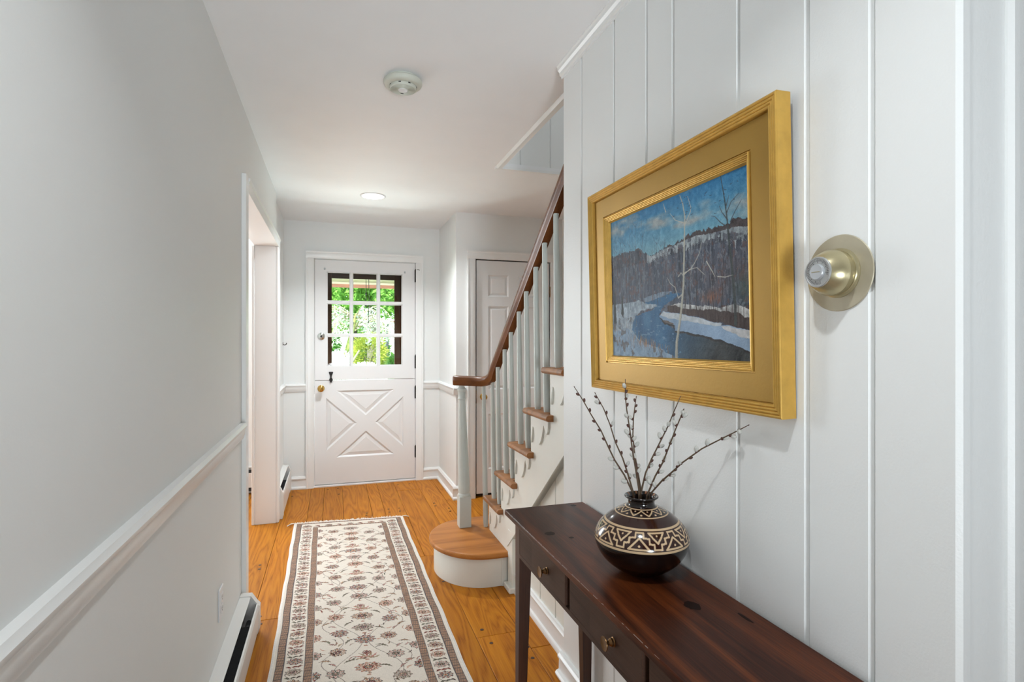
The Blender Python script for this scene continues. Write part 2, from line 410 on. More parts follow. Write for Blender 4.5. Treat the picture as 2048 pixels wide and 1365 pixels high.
strip('trim_chair_rail_near', RAIL, [((XL, -.9, zl), (XL, 2.728, zl), (1, 0, 0))], M_TRIM, 'long white chair rail above the near heater, ending at the cased opening')
zr = .866
strip('trim_chair_rail_far', RAIL, [((XLF, 4.38, zr), (XLF, YE, zr), (1, 0, 0)), ((XLF, YE, zr), (-.232, YE, zr), (0, -1, 0))], M_TRIM, 'short white chair rail turning the corner beside the front door knob side')
strip('trim_chair_rail_alcove', RAIL, [((.807, YE, zr), (XA, YE, zr), (0, -1, 0)), ((XA, YE, zr), (XA, YC, zr), (-1, 0, 0)), ((XA - .024, YC, zr), (1.045, YC, zr), (0, -1, 0))], M_TRIM, 'white chair rail on the door hinge side, wrapping the closet corner')
strip('baseboard_back', BASE, [((XLF + .06, YE, 0), (-.232, YE, 0), (0, -1, 0)), ((.807, YE, 0), (XA, YE, 0), (0, -1, 0))], M_TRIM, 'white baseboard pieces either side of the front door', 'baseboard')
strip('baseboard_alcove', BASE, [((XA, YE, 0), (XA, YC, 0), (-1, 0, 0)), ((XA - .03, YC, 0), (1.045, YC, 0), (0, -1, 0))], M_TRIM, 'white baseboard along the narrow wall behind the newel post', 'baseboard')
strip('baseboard_under_stair', [(a_ * .75, b_) for a_, b_ in BASE], [((XU, 1.992, 0), (XU, 2.745, 0), (-1, 0, 0))], M_TRIM, 'white baseboard under the stair, seen past the console leg', 'baseboard')
strip('baseboard_right', [(a, b * .78) for a, b in BASE], [((XR, .55, 0), (XR, 1.998, 0), (-1, 0, 0))], M_TRIM, 'white baseboard at the foot of the board wall behind the console', 'baseboard')
strip('trim_crown_right', CROWN, [((XR, .553, ZC), (XR, 1.998, ZC), (-1, 0, 0))], M_TRIM, 'white crown moulding where the board wall meets the ceiling', 'moulding')
# moulding round the stair opening
m = MB()
P3 = [(0, -.016), (.012, -.014), (.026, -.016), (.034, -.008), (.036, 0), (0, 0)]
run(m, P3, (hx0, 2.0, ZC), (hx0, hy1 + .036, ZC), (-1, 0, 0)); run(m, P3, (hx0 - .036, hy1, ZC), (hx1, hy1, ZC), (0, 1, 0))
struct('trim_stair_opening', m, M_TRIM, 'thin white moulding edging the ceiling opening over the stair', 'moulding', 35)

# cased opening on the left
m = MB()
m.box(XL, XL + .020, 2.728, 2.80, 0, 2.065, .002); m.box(XL - .115, XL, 2.80, 2.818, 0, 2.0, .001)
struct('trim_opening_near', m, M_TRIM, 'near upright of the white casing where the long chair rail ends', 'casing')
m = MB(); m.sweep([(a, b) for a, b in CASE], [(XL, 2.80, 1.995), (XL, 4.385, 1.995)], ((1, 0, 0), (0, 0, 1))); m.box(XL - .14, XL, 2.80, 4.31, 1.995, 2.02)
struct('trim_opening_head', m, M_TRIM, 'white head casing spanning the top of the cased opening', 'casing', 35)
m = MB(); m.box(XL, XL + .020 - .0, 4.292, 4.385, 0, 1.995, .005); m.box(XL - .14, XL, 4.292, 4.312, 0, 1.995, .002)
m.box(XL - .16, XL - .14, 4.285, 4.35, 0, 1.995, .004)
struct('trim_opening_far', m, M_TRIM, 'far upright and jamb of the cased opening beside the small far heater', 'casing')

# panel faces: outer polygon with holes, each hole stepped in and out again
def inset(poly, d):
    n = len(poly); P = [Vector(p) for p in poly]
    ar = sum(P[i].x * P[(i + 1) % n].y - P[(i + 1) % n].x * P[i].y for i in range(n)); sg = 1 if ar > 0 else -1
    L = []
    for i in range(n):
        a, b = P[i], P[(i + 1) % n]; t = (b - a).normalized(); nn = Vector((-t.y, t.x)) * sg
        L.append((a + nn * d, t))
    out = []
    for i in range(n):
        (p, r), (q, s_) = L[i - 1], L[i]
        k = r.x * s_.y - r.y * s_.x; u = ((q - p).x * s_.y - (q - p).y * s_.x) / k
        out.append(p + r * u)
    return out
def panel_face(mb, outer, holes, steps, org, ax, ay, nn, thick, through=False):
    """front at nn*0; steps [(inset, depth)]"""
    org, ax, ay, nn = map(Vector, (org, ax, ay, nn))
    def W(p, d): return org + ax * p[0] + ay * p[1] - nn * d
    polys = [[Vector((p[0], p[1], 0)) for p in outer]] + [[Vector((p[0], p[1], 0)) for p in h] for h in holes]
    flat = [p for q in polys for p in q]
    tris = geometry.tessellate_polygon(polys)
    mb.raw([W(p, 0) for p in flat], [list(t) for t in tris])
    n = len(outer)
    mb.raw([W(p, 0) for p in outer] + [W(p, thick) for p in outer], [[i, (i + 1) % n, n + (i + 1) % n, n + i] for i in range(n)])
    for h in holes:
        prev, pd = [Vector(p) for p in h], 0.0; k = len(h)
        if through:
            mb.raw([W(p, 0) for p in h] + [W(p, thick) for p in h], [[i, (i + 1) % k, k + (i + 1) % k, k + i] for i in range(k)]); continue
        for ins, dep in steps:
            cur = inset(h, ins)
            mb.raw([W(p, pd) for p in prev] + [W(p, dep) for p in cur], [[i, (i + 1) % k, k + (i + 1) % k, k + i] for i in range(k)])
            prev, pd = cur, dep
        mb.raw([W(p, pd) for p in prev], [list(range(k))])
    if through:
        mb.raw([W(p, thick) for p in flat], [list(t) for t in tris])

# front door (dutch door) -----------------------------------------
YD = YE + .004
door = thing('door_1', 'white dutch front door, nine panes above and a crossbuck below', 'door', (.289, YD, 0), kind='structure')
m = MB()
x0, x1 = -.158, .736
panel_face(m, [(x0, .022), (x1, .022), (x1, .958), (x0, .958)],
           [[(.023, .865), (.286, .632), (.543, .865)], [(-.063, .804), (-.063, .320), (.207, .562)], [(.628, .800), (.367, .564), (.628, .326)], [(.023, .258), (.545, .258), (.286, .490)]],
           [(.010, .010), (.014, .013), (.040, .006), (.042, .004)], (0, YD, 0), (1, 0, 0), (0, 0, 1), (0, -1, 0), .044)
lower = m.build('lower_leaf', M_DOOR, door)
m = MB()
gx0, gx1, gz0, gz1 = -.056, .620, 1.087, 1.944
panel_face(m, [(x0, .964), (x1, .964), (x1, 2.050), (x0, 2.050)], [[(gx0, gz0), (gx1, gz0), (gx1, gz1), (gx0, gz1)]], [], (0, YD, 0), (1, 0, 0), (0, 0, 1), (0, -1, 0), .044, True)
upper = m.build('upper_leaf', M_DOOR, door)
mx = [.158, .399]; mz = [1.369, 1.668]
mw = .0170
for x in mx:
    m = MB(); m.prism([(-mw, .012), (-mw * .5, .0), (mw * .5, 0), (mw, .012), (mw, .034), (-mw, .034)], (x, YD + .002, gz0), (1, 0, 0), (0, 1, 0), (0, 0, gz1 - gz0)); m.build('muntin', M_DOOR, upper)
for z in mz:
    m = MB(); m.prism([(-mw, .0135), (-mw * .5, .0015), (mw * .5, .0015), (mw, .0135), (mw, .034), (-mw, .034)], (gx0, YD + .002, z), (0, 0, 1), (0, 1, 0), (gx1 - gx0, 0, 0)); m.build('muntin', M_DOOR, upper)
m = MB()
for (a, b, c, d) in ((gx0, gx1, gz0, gz0 + .008), (gx0, gx1, gz1 - .008, gz1)): m.box(a, b, YD + .012, YD + .034, c, d)
for (a, b) in ((gx0, gx0 + .008), (gx1 - .008, gx1)): m.box(a, b, YD + .012, YD + .034, gz0, gz1)
m.build('glazing_bead', M_DOOR, upper)
xs = [gx0 + .006] + mx + [gx1 - .006]; zs = [gz0 + .006] + mz + [gz1 - .006]
for i in range(3):
    for j in range(3):
        m = MB(); m.box(xs[i] + .004, xs[i + 1] - .004, YD + .024, YD + .027, zs[j] + .004, zs[j + 1] - .004); m.build('pane', M_GLASS, upper)
RX = Matrix.Rotation(PI / 2, 4, 'X')   # lathe axis z -> -y
def at(x, y, z, R=RX): return Matrix.Translation((x, y, z)) @ R
m = MB(); m.lathe([(.0001, 0), (.033, 0), (.033, .006), (.029, .010), (.0225, .011), (.021, .018), (.018, .020), (.0001, .020)], 24, at(-.103, YD, 1.358)); db = m.build('deadbolt', M_CHROME, upper, 40)
m = MB(); m.lathe([(.0001, .0200), (.0085, .0200), (.008, .0215), (.0001, .0215)], 16, at(-.103, YD, 1.358)); m.build('keyway', M_DARK, db, 40)
m = MB(); m.lathe([(.0001, 0), (.031, 0), (.031, .004), (.024, .008), (.011, .011), (.010, .026), (.018, .032), (.026, .040), (.029, .050), (.026, .060), (.018, .066), (.0001, .068)], 24, at(-.105, YD, .888)); m.build('knob', M_BRASS, lower, 40)
m = MB()   # wrought iron latch across the split
m.prism([(-.017, .096), (.017, .096), (.019, .088), (.008, .062), (.006, .045), (.014, .030), (.016, .020), (.008, .010), (.010, .0), (-.010, 0), (-.008, .010), (-.016, .020), (-.014, .030), (-.006, .045), (-.008, .062), (-.019, .088)], (-.020, YD, .941), (1, 0, 0), (0, 0, 1), (0, -.010, 0))
m.box(-.026, -.014, YD - .022, YD - .010, .948, .985, .002)
m.build('latch', M_IRON, upper)
for za, zb in ((1.873, 1.990), (1.058, 1.180), (.774, .888), (.216, .325)):
    m = MB(); m.lathe([(.0001, za), (.0075, za), (.0075, zb), (.0001, zb)], 10, Matrix.Translation((.7395, YD - .010, 0))); m.box(.732, .739, YD - .003, YD - .0002, za + .004, zb - .004)
    m.lathe([(.0001, zb), (.004, zb), (.0045, zb + .006), (.0001, zb + .010)], 8, Matrix.Translation((.7395, YD - .010, 0)))
    m.build('hinge', M_IRON, upper if za > 1 else lower, 40)
m = MB(); m.tube([(.742, YD - .016, 1.985), (.752, YD - .026, 1.990), (.770, YD - .027, 1.989), (.774, YD - .027, 1.983)], .0028, 6); m.build('hook', M_IRON, upper)
for x, z in ((-.074, 1.968), (.640, 1.962)):
    m = MB(); m.box(x - .007, x + .007, YD - .006, YD, z - .009, z + .009, .002); m.build('curtain_bracket', plain('tarnished_bracket', (178, 184, 186), .4, metal=.5), upper)
m = MB(); m.box(-.166, -.160, YD - .001, YD + .006, .84, .915); m.build('strike_plate', M_IRON, door)
# door casing and threshold
m = MB()
zt = 2.055
m.sweep([(-b, a) for a, b in CASE], [(-.164, YE, 0), (-.164, YE, zt)], ((1, 0, 0), (0, -1, 0)))
m.sweep([(b, a) for a, b in CASE], [(.742, YE, 0), (.742, YE, zt)], ((1, 0, 0), (0, -1, 0)))
m.sweep([(b, a) for a, b in CASE], [(-.232, YE, zt), (.810, YE, zt)], ((0, 0, 1), (0, -1, 0)))
m.box(-.185, -.161, YE, YE + .13, 0, 2.075); m.box(.739, .765, YE, YE + .13, 0, 2.075); m.box(-.185, .765, YE, YE + .13, 2.053, 2.078)
struct('trim_front_door', m, M_TRIM, 'white moulded casing framing the dutch front door', 'casing', 35)
m = MB(); m.prism([(-.012, 0), (-.012, .010), (.0, .016), (.14, .018), (.14, 0)], (-.17, YE, 0), (0, 1, 0), (0, 0, 1), (.92, 0, 0))
struct('trim_threshold', m, plain('pale_threshold', (226, 222, 222), .3), 'pale metal threshold strip under the front door', 'threshold')

# storm door outside ----------------------------------------------
YSD = YE + .115
sd = thing('door_2', 'dark brown full glass storm door outside the dutch door', 'storm door', (.29, YSD, 0), kind='structure')
m = MB(); m.box(-.16, -.013, YSD, YSD + .03, .03, 2.04, .003); m.build('stile', M_STORM, sd)
m = MB(); m.box(.557, .737, YSD, YSD + .03, .03, 2.04, .003); m.build('stile', M_STORM, sd)
m = MB(); m.box(-.013, .557, YSD, YSD + .03, 1.897, 2.04, .003); m.build('top_rail', M_STORM, sd)
m = MB(); m.box(-.013, .557, YSD, YSD + .03, .03, .36, .003); m.build('bottom_rail', M_STORM, sd)
m = MB(); m.box(-.013, .557, YSD + .013, YSD + .016, .36, 1.897); m.build('pane', M_GLASS, sd)

# closet door -----------------------------------------------------
YCD = YC + .002
cd = thing('door_3', 'white six panel closet door behind the balusters', 'door', (1.46, YCD, 0), kind='structure')
m = MB(); cx0, cx1 = 1.143, 1.797
hl = []
for a, b in ((1.245, 1.425), (1.515, 1.695)):
    for c, d in ((1.690, 1.875), (.905, 1.610), (.235, .700)): hl.append([(a, c), (b, c), (b, d), (a, d)])
panel_face(m, [(cx0, .030), (cx1, .030), (cx1, 1.994), (cx0, 1.994)], hl, [(.010, .009), (.014, .010), (.032, .004)], (0, YCD, 0), (1, 0, 0), (0, 0, 1), (0, -1, 0), .034)
m.build('leaf', M_DOOR, cd)
m = MB(); m.lathe([(.0001, 0), (.028, 0), (.028, .004), (.020, .008), (.010, .010), (.009, .026), (.018, .032), (.025, .042), (.025, .050), (.016, .060), (.0001, .061)], 20, at(1.200, YCD, .845)); m.build('knob', M_BRASS, cd, 40)
m = MB(); m.box(1.1370, 1.1415, YCD - .004, YCD + .004, .79, .90, .001); m.build('latch_plate', M_ABRASS, cd)
for za in (.22, 1.70):
    m = MB(); m.lathe([(.0001, za), (.006, za), (.006, za + .09), (.0001, za + .09)], 8, Matrix.Translation((1.806, YCD - .006, 0))); m.build('hinge', M_ABRASS, cd)
m = MB(); zt = 2.002
m.sweep([(-b, a) for a, b in CASE], [(1.130, YC, 0), (1.130, YC, zt)], ((1, 0, 0), (0, -1, 0)))
m.sweep([(b, a) for a, b in CASE], [(1.806, YC, 0), (1.806, YC, zt)], ((1, 0, 0), (0, -1, 0)))
m.sweep([(b, a) for a, b in CASE], [(1.062, YC, zt), (1.874, YC, zt)], ((0, 0, 1), (0, -1, 0)))
struct('trim_closet_door', m, M_TRIM, 'white moulded casing round the closet door', 'casing', 35)

# ================================================================== STAIRCASE
XN, XF, XB = .850, .885, .900          # nosing edge, stringer face, baluster line
RY, RZ = .242, .2025
def ty(k): return 3.185 - RY * (k - 2)
def tz(k): return .385 + RZ * (k - 2)
st = thing('staircase', 'white painted staircase with oak treads rising behind the board wall', 'staircase', (1.40, 2.8, 0))
NOSE = [(0, 0), (0, -.028), (.006, -.028)]
for k in range(2, 9):
    x0 = XN if k < 7 else .975
    m = MB(); y0, y1 = ty(k) - RY - .062, ty(k); z = tz(k)
    if k < 7:
        # nosing returned along the open end: rounded left and far edges
        prof = [(.0, -.014), (.003, -.005), (.010, 0), (XS - x0 - .004, 0), (XS - x0 - .004, -.027), (.010, -.027), (.003, -.022)]
        yn = ty(k) - RY + .002
        if k == 6: y0 = yn = max(yn, 1.994)
        m.prism(prof, (x0, yn, z), (1, 0, 0), (0, 0, 1), (0, y1 - yn, 0))
        if y0 < yn: m.prism([(.0, -.014), (.003, -.005), (.010, 0), (.0345, 0), (.0345, -.027), (.010, -.027), (.003, -.022)], (x0, y0, z), (1, 0, 0), (0, 0, 1), (0, yn - y0, 0))
    else:
        m.box(x0, XS - .004, ty(k) - RY + .002, y1, z - .027, z, .006)
    m.build('tread', M_TREAD, st, 40)
    m = MB(); m.box(max(XF + .004, x0), XS - .004, ty(k) - .040, ty(k) - .024, tz(k - 1) + .0005, z - .0275); m.build('riser', M_STAIRW, st)
# stringer with saw-tooth top
m = MB(); pts = []
for k in range(2, 7):
    yf, yb = ty(k) - .024, ty(k) - RY - .024
    if k == 6: yb = 1.994
    pts += [(yf, tz(k) - .0275), (yb, tz(k) - .0275)]
low = lambda y: .559 + .837 * (2.38 - y) - .0
poly = [(3.16, .186)] + pts + [(1.994, low(1.994)), (2.79, low(2.79)), (2.79, .186)]
m.raw([Vector((XF, a, b)) for a, b in poly] + [Vector((XF + .03, a, b)) for a, b in poly],
      [list(t) for t in geometry.tessellate_polygon([[Vector((a, b, 0)) for a, b in poly]])] + [[len(poly) + i for i in t] for t in geometry.tessellate_polygon([[Vector((a, b, 0)) for a, b in poly]])] +
      [[i, (i + 1) % len(poly), len(poly) + (i + 1) % len(poly), len(poly) + i] for i in range(len(poly))])
m.build('stringer', M_STAIRW, st)
m = MB(); m.prism([(1.994, low(1.994)), (2.79, low(2.79)), (2.79, low(2.79) + .052), (1.994, low(1.994) + .052)], (XF + .03, 0, 0), (0, 1, 0), (0, 0, 1), (-.036, 0, 0)); m.build('stringer_moulding', M_STAIRW, st)
# foot post of the stringer
m = MB(); m.box(XF - .002, XU + .03, 2.715, 2.79, 0, .31, .002); m.box(XF - .022, XU, 2.700, 2.80, 0, .030, .004); m.build('stringer_foot', M_STAIRW, st)
# scroll brackets under the tread ends
SC = [(0, 0), (.002, -.030), (.008, -.050), (.020, -.064), (.034, -.058), (.044, -.040), (.052, -.026), (.058, -.034), (.064, -.052), (.076, -.082), (.092, -.108), (.110, -.122), (.128, -.122), (.146, -.108), (.164, -.084), (.178, -.056), (.190, -.050), (.198, -.076), (.206, -.112), (.212, -.130), (.215, -.120), (.216, 0)]
for k in range(2, 7):
    y0 = ty(k) - RY - .020
    sc = [(max(y0 + a, 1.995), tz(k) - .0275 + b) for a, b in SC]
    if k == 2: sc = [(a, max(b, tz(1) + .02)) for a, b in sc]
    tr = geometry.tessellate_polygon([[Vector((a, b, 0)) for a, b in sc]]); n = len(sc)
    m = MB(); m.raw([Vector((XF - .009, a, b)) for a, b in sc] + [Vector((XF, a, b)) for a, b in sc], [list(t) for t in tr] + [[n + i for i in t] for t in tr] + [[i, (i + 1) % n, n + (i + 1) % n, n + i] for i in range(n)])
    m.build('scroll_bracket', M_STAIRW, st)
# bullnose first step
def bull(off):
    a, b = .283 - off, .322 - off; cx, cy = .803, 3.108; p = []
    p.append((XF + .1, cy - b))
    for i in range(33):
        t = -PI / 2 - PI * i / 32
        p.append((cx + a * math.cos(t), cy + b * math.sin(t)))
    p.append((XS - .004, cy + b)); p.append((XS - .004, 2.96)); p.append((XF + .1, 2.96))
    return p
m = MB(); B0 = bull(0)
lay = [(.006, .157), (.0015, .161), (0, .170), (.002, .179), (.008, .184), (.014, .185)]
n = len(bull(0)); vs, fs = [], []
for off, z in lay: vs += [(x, y, z) for x, y in bull(off)]
for i in range(len(lay) - 1):
    for k in range(n): fs.append([i * n + k, i * n + (k + 1) % n, (i + 1) * n + (k + 1) % n, (i + 1) * n + k])
tr = geometry.tessellate_polygon([[Vector((x, y, 0)) for x, y in B0]])
fs += [list(t) for t in tr] + [[(len(lay) - 1) * n + i for i in t] for t in tr]
m.raw(vs, fs); m.build('bullnose_tread', M_BULL, st, 50)
m = MB(); B1 = bull(.028); tr = geometry.tessellate_polygon([[Vector((x, y, 0)) for x, y in B1]])
m.raw([(x, y, .0) for x, y in B1] + [(x, y, .157) for x, y in B1], [list(t) for t in tr] + [[n + i for i in t] for t in tr] + [[i, (i + 1) % n, n + (i + 1) % n, n + i] for i in range(n)])
m.build('bullnose_riser', M_STAIRW, st, 30)
m = MB(); m.box(.856, .884, 2.808, 2.815, 0, .157, .001); m.build('riser_end_block', M_STAIRW, st)

# newel
nx, ny = .757, 3.270
nw = thing('newel_post', 'tapered white newel post standing on the bullnose step', 'newel post', (nx, ny, .185))
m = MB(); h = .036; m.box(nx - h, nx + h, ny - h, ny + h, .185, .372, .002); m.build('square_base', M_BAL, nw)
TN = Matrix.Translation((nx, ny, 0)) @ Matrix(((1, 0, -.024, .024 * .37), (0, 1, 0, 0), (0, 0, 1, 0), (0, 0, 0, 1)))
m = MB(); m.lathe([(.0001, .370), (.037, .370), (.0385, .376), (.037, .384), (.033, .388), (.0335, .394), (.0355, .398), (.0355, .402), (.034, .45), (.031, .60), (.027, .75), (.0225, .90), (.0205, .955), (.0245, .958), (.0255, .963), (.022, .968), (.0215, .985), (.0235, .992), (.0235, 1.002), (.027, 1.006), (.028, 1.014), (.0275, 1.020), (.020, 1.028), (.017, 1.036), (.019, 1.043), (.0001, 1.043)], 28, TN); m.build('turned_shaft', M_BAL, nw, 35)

# handrail
hr = MB()
und = lambda y: 1.245 + .797 * (2.887 - y)
pth = [(.694, 3.290, 1.072), (.705, 3.284, 1.072), (.735, 3.268, 1.072), (.775, 3.243, 1.071), (.815, 3.210, 1.070), (.850, 3.170, 1.070), (.872, 3.130, 1.081), (.884, 3.090, 1.106), (.888, 3.04, und(3.04) + .037), (.889, 2.9, und(2.9) + .038), (.890, 2.5, und(2.5) + .038), (.892, 2.1, und(2.1) + .038), (.892, 1.9935, und(1.9935) + .038)]
RP = [(-.018, -.030), (.018, -.030), (.020, -.022), (.026, -.012), (.030, .002), (.029, .012), (.022, .022), (.010, .028), (-.010, .028), (-.022, .022), (-.029, .012), (-.030, .002), (-.026, -.012), (-.020, -.022)]
fr = []; sc_ = []
for i, p in enumerate(pth):
    t = (Vector(pth[min(i + 1, len(pth) - 1)]) - Vector(pth[max(i - 1, 0)])).normalized()
    sd = t.cross(Vector((0, 0, 1))).normalized(); up = sd.cross(t).normalized()
    k = .55 if i == 0 else (.92 if i == 1 else (1.12 if i in (2, 3) else 1.0))
    fr.append((sd * k, up * (.95 if i == 0 else 1.0)))
hr.sweep(RP, pth, fr)
o = hr.build('handrail', M_RAIL, None, 50); tag(o, 'polished brown handrail curving down to the white newel post', 'handrail')

# balusters
bl = [(1, .880, 3.222)] + [(k, XB, ty(k) - d) for k in range(2, 7) for d in ((.075, .190) if k < 6 else (.075,))]
words = ['standing on the bullnose step', 'on the second tread, far side', 'on the second tread, near side', 'on the third tread, far side', 'on the third tread, near side', 'on the fourth tread, far side', 'on the fourth tread, near side', 'on the fifth tread, far side', 'on the fifth tread, near side', 'on the sixth tread, beside the board wall']
for (k, x, y), wd in zip(bl, words):
    z0 = .185 if k == 1 else tz(k)
    z1 = (1.043 if k == 1 else und(y) + .004)
    L = z1 - z0
    bt = thing('baluster', 'pale grey tapered baluster ' + wd, 'baluster', (x, y, z0), (0, math.radians(-.9), 0), 'balusters of the stair')
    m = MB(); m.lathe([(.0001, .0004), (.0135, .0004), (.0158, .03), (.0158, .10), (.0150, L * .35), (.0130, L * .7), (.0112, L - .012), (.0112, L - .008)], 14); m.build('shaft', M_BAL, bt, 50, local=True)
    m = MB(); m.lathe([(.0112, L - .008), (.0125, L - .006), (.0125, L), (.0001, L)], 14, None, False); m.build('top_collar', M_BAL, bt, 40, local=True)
# ================================================================== OBJECTS IN THE HALL
# near baseboard heater along the long wall
def heater(label, xw, y0, y1, H, D, capfar, group):
    h = thing('baseboard_heater', label, 'heater', (xw + D / 2, (y0 + y1) / 2, 0), group=group)
    m = MB(); m.box(xw + .0005, xw + .006, y0, y1, .004, H - .004); m.build('back_plate', M_HEAT, h)
    m = MB(); m.prism([(.0005, H - .004), (.0005, H), (.040, H - .004), (.044, H - .006), (.044, H - .009), (.042, H - .009), (.040, H - .007)], (xw, y0, 0), (1, 0, 0), (0, 0, 1), (0, y1 - y0, 0)); m.build('top_cover', M_HEAT, h)
    m = MB(); m.prism([(D, .028), (D + .002, H * .70), (D - .002, H * .78), (D - .008, H * .79), (D - .008, H * .765), (D - .003, H * .75), (D - .0025, H * .70), (D - .004, .028)], (xw, y0, 0), (1, 0, 0), (0, 0, 1), (0, y1 - y0, 0)); m.build('front_panel', M_HEAT, h)
    m = MB(); m.box(xw + .007, xw + D - .006, y0, y1, .004, .020); m.box(xw + .0065, xw + .009, y0, y1, .02, H - .03); m.build('inner_tray', M_DARK, h)
    m = MB(); ys = np.arange(y0 + .08, y1 - .14, .009)
    for y in ys: m.box(xw + .012, xw + D - .012, y, y + .0012, .035, H * .62)
    m.tube([(xw + D / 2, y0 + .01, H * .36), (xw + D / 2, y1 - .01, H * .36)], .011, 8)
    f = m.build('heating_fins', M_FIN, h); f['kind'] = 'stuff'
    out = [(.0005, .003), (.0005, H + .003), (.046, H), (.054, H - .012), (.066, H * .82), (D + .004, H * .72), (D + .004, .026), (D - .004, .003)]
    for ya, yb, cap in ((y1 - .004, y1 + .034, capfar), (y0 - .030, y0 + .004, True)):
        if cap == 'closed' or cap is True:
            m = MB(); m.prism(out, (xw, ya, 0), (1, 0, 0), (0, 0, 1), (0, yb - ya, 0)); m.build('end_cap', M_HEAT, h)
    return h
heater('white baseboard heater with an open dark grille below the chair rail, nearest the camera', XL, -.85, 2.680, .176, .077, True, 'baseboard heaters')
heater('small white baseboard heater on the short wall beside the front door', XLF, 4.395, 5.13, .235, .066, True, 'baseboard heaters')
h3 = thing('baseboard_heater', 'pale heater glimpsed through the cased opening in the next room', 'heater', (-1.2, 5.19, 0), group='baseboard heaters')
m = MB(); m.box(-2.6, -.56, 5.226, 5.232, .01, .24); m.box(-2.6, -.56, 5.18, 5.232, .225, .235, .002); m.build('top_cover', M_HEAT, h3)
m = MB(); m.box(-2.6, -.56, 5.165, 5.168, .06, .185, .001); m.build('front_panel', M_HEAT, h3)
m = MB(); m.box(-2.6, -.56, 5.175, 5.224, .03, .20); m.build('inner_tray', M_DARK, h3)

# outlet
oy, oz = 2.235, .352
ot = thing('outlet', 'white duplex outlet low on the long wall above the near heater', 'outlet', (XL, oy, oz))
m = MB(); m.box(XL + .0002, XL + .006, oy - .036, oy + .036, oz - .058, oz + .058, .0025); m.build('cover_plate', M_PLASTIC, ot)
for dz in (-.020, .020):
    m = MB(); m.box(XL + .0055, XL + .008, oy - .017, oy + .017, oz + dz - .0145, oz + dz + .0145, .0012); r = m.build('receptacle', M_PLASTIC, ot)
    m = MB()
    for dy in (-.0065, .0065): m.box(XL + .0078, XL + .0083, oy + dy - .0012, oy + dy + .0012, oz + dz - .002, oz + dz + .007)
    m.lathe([(.0001, 0), (.0024, 0), (.0024, .0005), (.0001, .0005)], 8, Matrix.Translation((XL + .0078, oy, oz + dz - .007)) @ Matrix.Rotation(PI / 2, 4, 'Y')); m.build('slots', M_DARK, r)
m = MB(); m.lathe([(.0001, 0), (.0032, 0), (.0028, .0012), (.0001, .0014)], 10, Matrix.Translation((XL + .006, oy, oz)) @ Matrix.Rotation(PI / 2, 4, 'Y')); m.build('screw', M_PLASTIC, ot)

# little hook on the far wall
hk = thing('wall_hook', 'tiny black hook on the short wall between the cased opening and the front door', 'hook', (XLF, 5.17, 1.29))
m = MB(); m.box(XLF + .0002, XLF + .004, 5.164, 5.176, 1.276, 1.304, .001); m.build('back_plate', M_IRON, hk)
m = MB(); m.tube([(XLF + .003, 5.17, 1.283), (XLF + .018, 5.17, 1.279), (XLF + .028, 5.17, 1.287), (XLF + .030, 5.17, 1.299)], .0035, 8); m.build('prong', M_IRON, hk)

# smoke detector
sx, sy = .272, 2.285
DN = Matrix.Translation((sx, sy, ZC)) @ Matrix.Rotation(PI, 4, 'X')
sm = thing('smoke_detector', 'round cream smoke detector on the ceiling above the runner', 'smoke detector', (sx, sy, ZC))
m = MB(); m.lathe([(.0001, .0004), (.066, .0004), (.066, .008), (.0001, .008)], 40, DN); m.build('mounting_plate', M_SMOKE, sm, 40)
m = MB(); m.lathe([(.060, .0078), (.073, .0085), (.078, .013), (.0785, .020), (.075, .028), (.069, .033), (.056, .0345)], 48, DN, False); m.build('housing', M_SMOKE, sm, 40)
m = MB(); pr = [(.0001, .0345), (.0555, .0345), (.0555, .040), (.053, .046)]
for i in range(9): r = .0505 - i * .0033; pr += [(r, .0475), (r - .0010, .0450), (r - .0018, .0450), (r - .0026, .0475)]
pr += [(.019, .0478), (.0001, .0478)]
m.lathe(pr, 48, DN); m.build('grille_cover', M_SMOKE, sm, 30)
m = MB(); m.lathe([(.0185, .0476), (.0185, .0496), (.0165, .0505), (.014, .0492), (.008, .0488), (.0001, .050)], 28, DN, False); m.build('test_button', M_PLASTIC, sm, 40)
for a in (70, 110, 160, 200, 20, 250, 290, 340):
    q = MB(); r = .0562; w_ = .09
    q.raw([DN @ Vector((r * math.cos(math.radians(a) + t), r * math.sin(math.radians(a) + t), z)) for t in (-w_, 0, w_) for z in (.0355, .0395)], [[0, 2, 3, 1], [2, 4, 5, 3]]); q.build('vent_slot', M_DARK, sm)
q = MB(); q.box(-.006, .006, -.034, -.029, .0475, .0490, .0005, DN); q.build('indicator_window', M_DARK, sm)

# recessed downlight
lx, ly = .279, 4.18
dl = thing('recessed_light', 'round recessed ceiling light glowing near the front door', 'ceiling light', (lx, ly, ZC))
DL = Matrix.Translation((lx, ly, ZC)) @ Matrix.Rotation(PI, 4, 'X')
m = MB(); m.lathe([(.079, .0005), (.093, .0005), (.0935, .003), (.088, .0065), (.080, .0055), (.079, .003)], 48, DL, False); m.build('trim_ring', M_PLASTIC, dl, 40)
m = MB(); m.lathe([(.0001, .003), (.0795, .003), (.0795, .001), (.0001, .001)], 40, DL, False); m.build('lens', glow('lit_lens', (255, 250, 244), 6.0), dl)

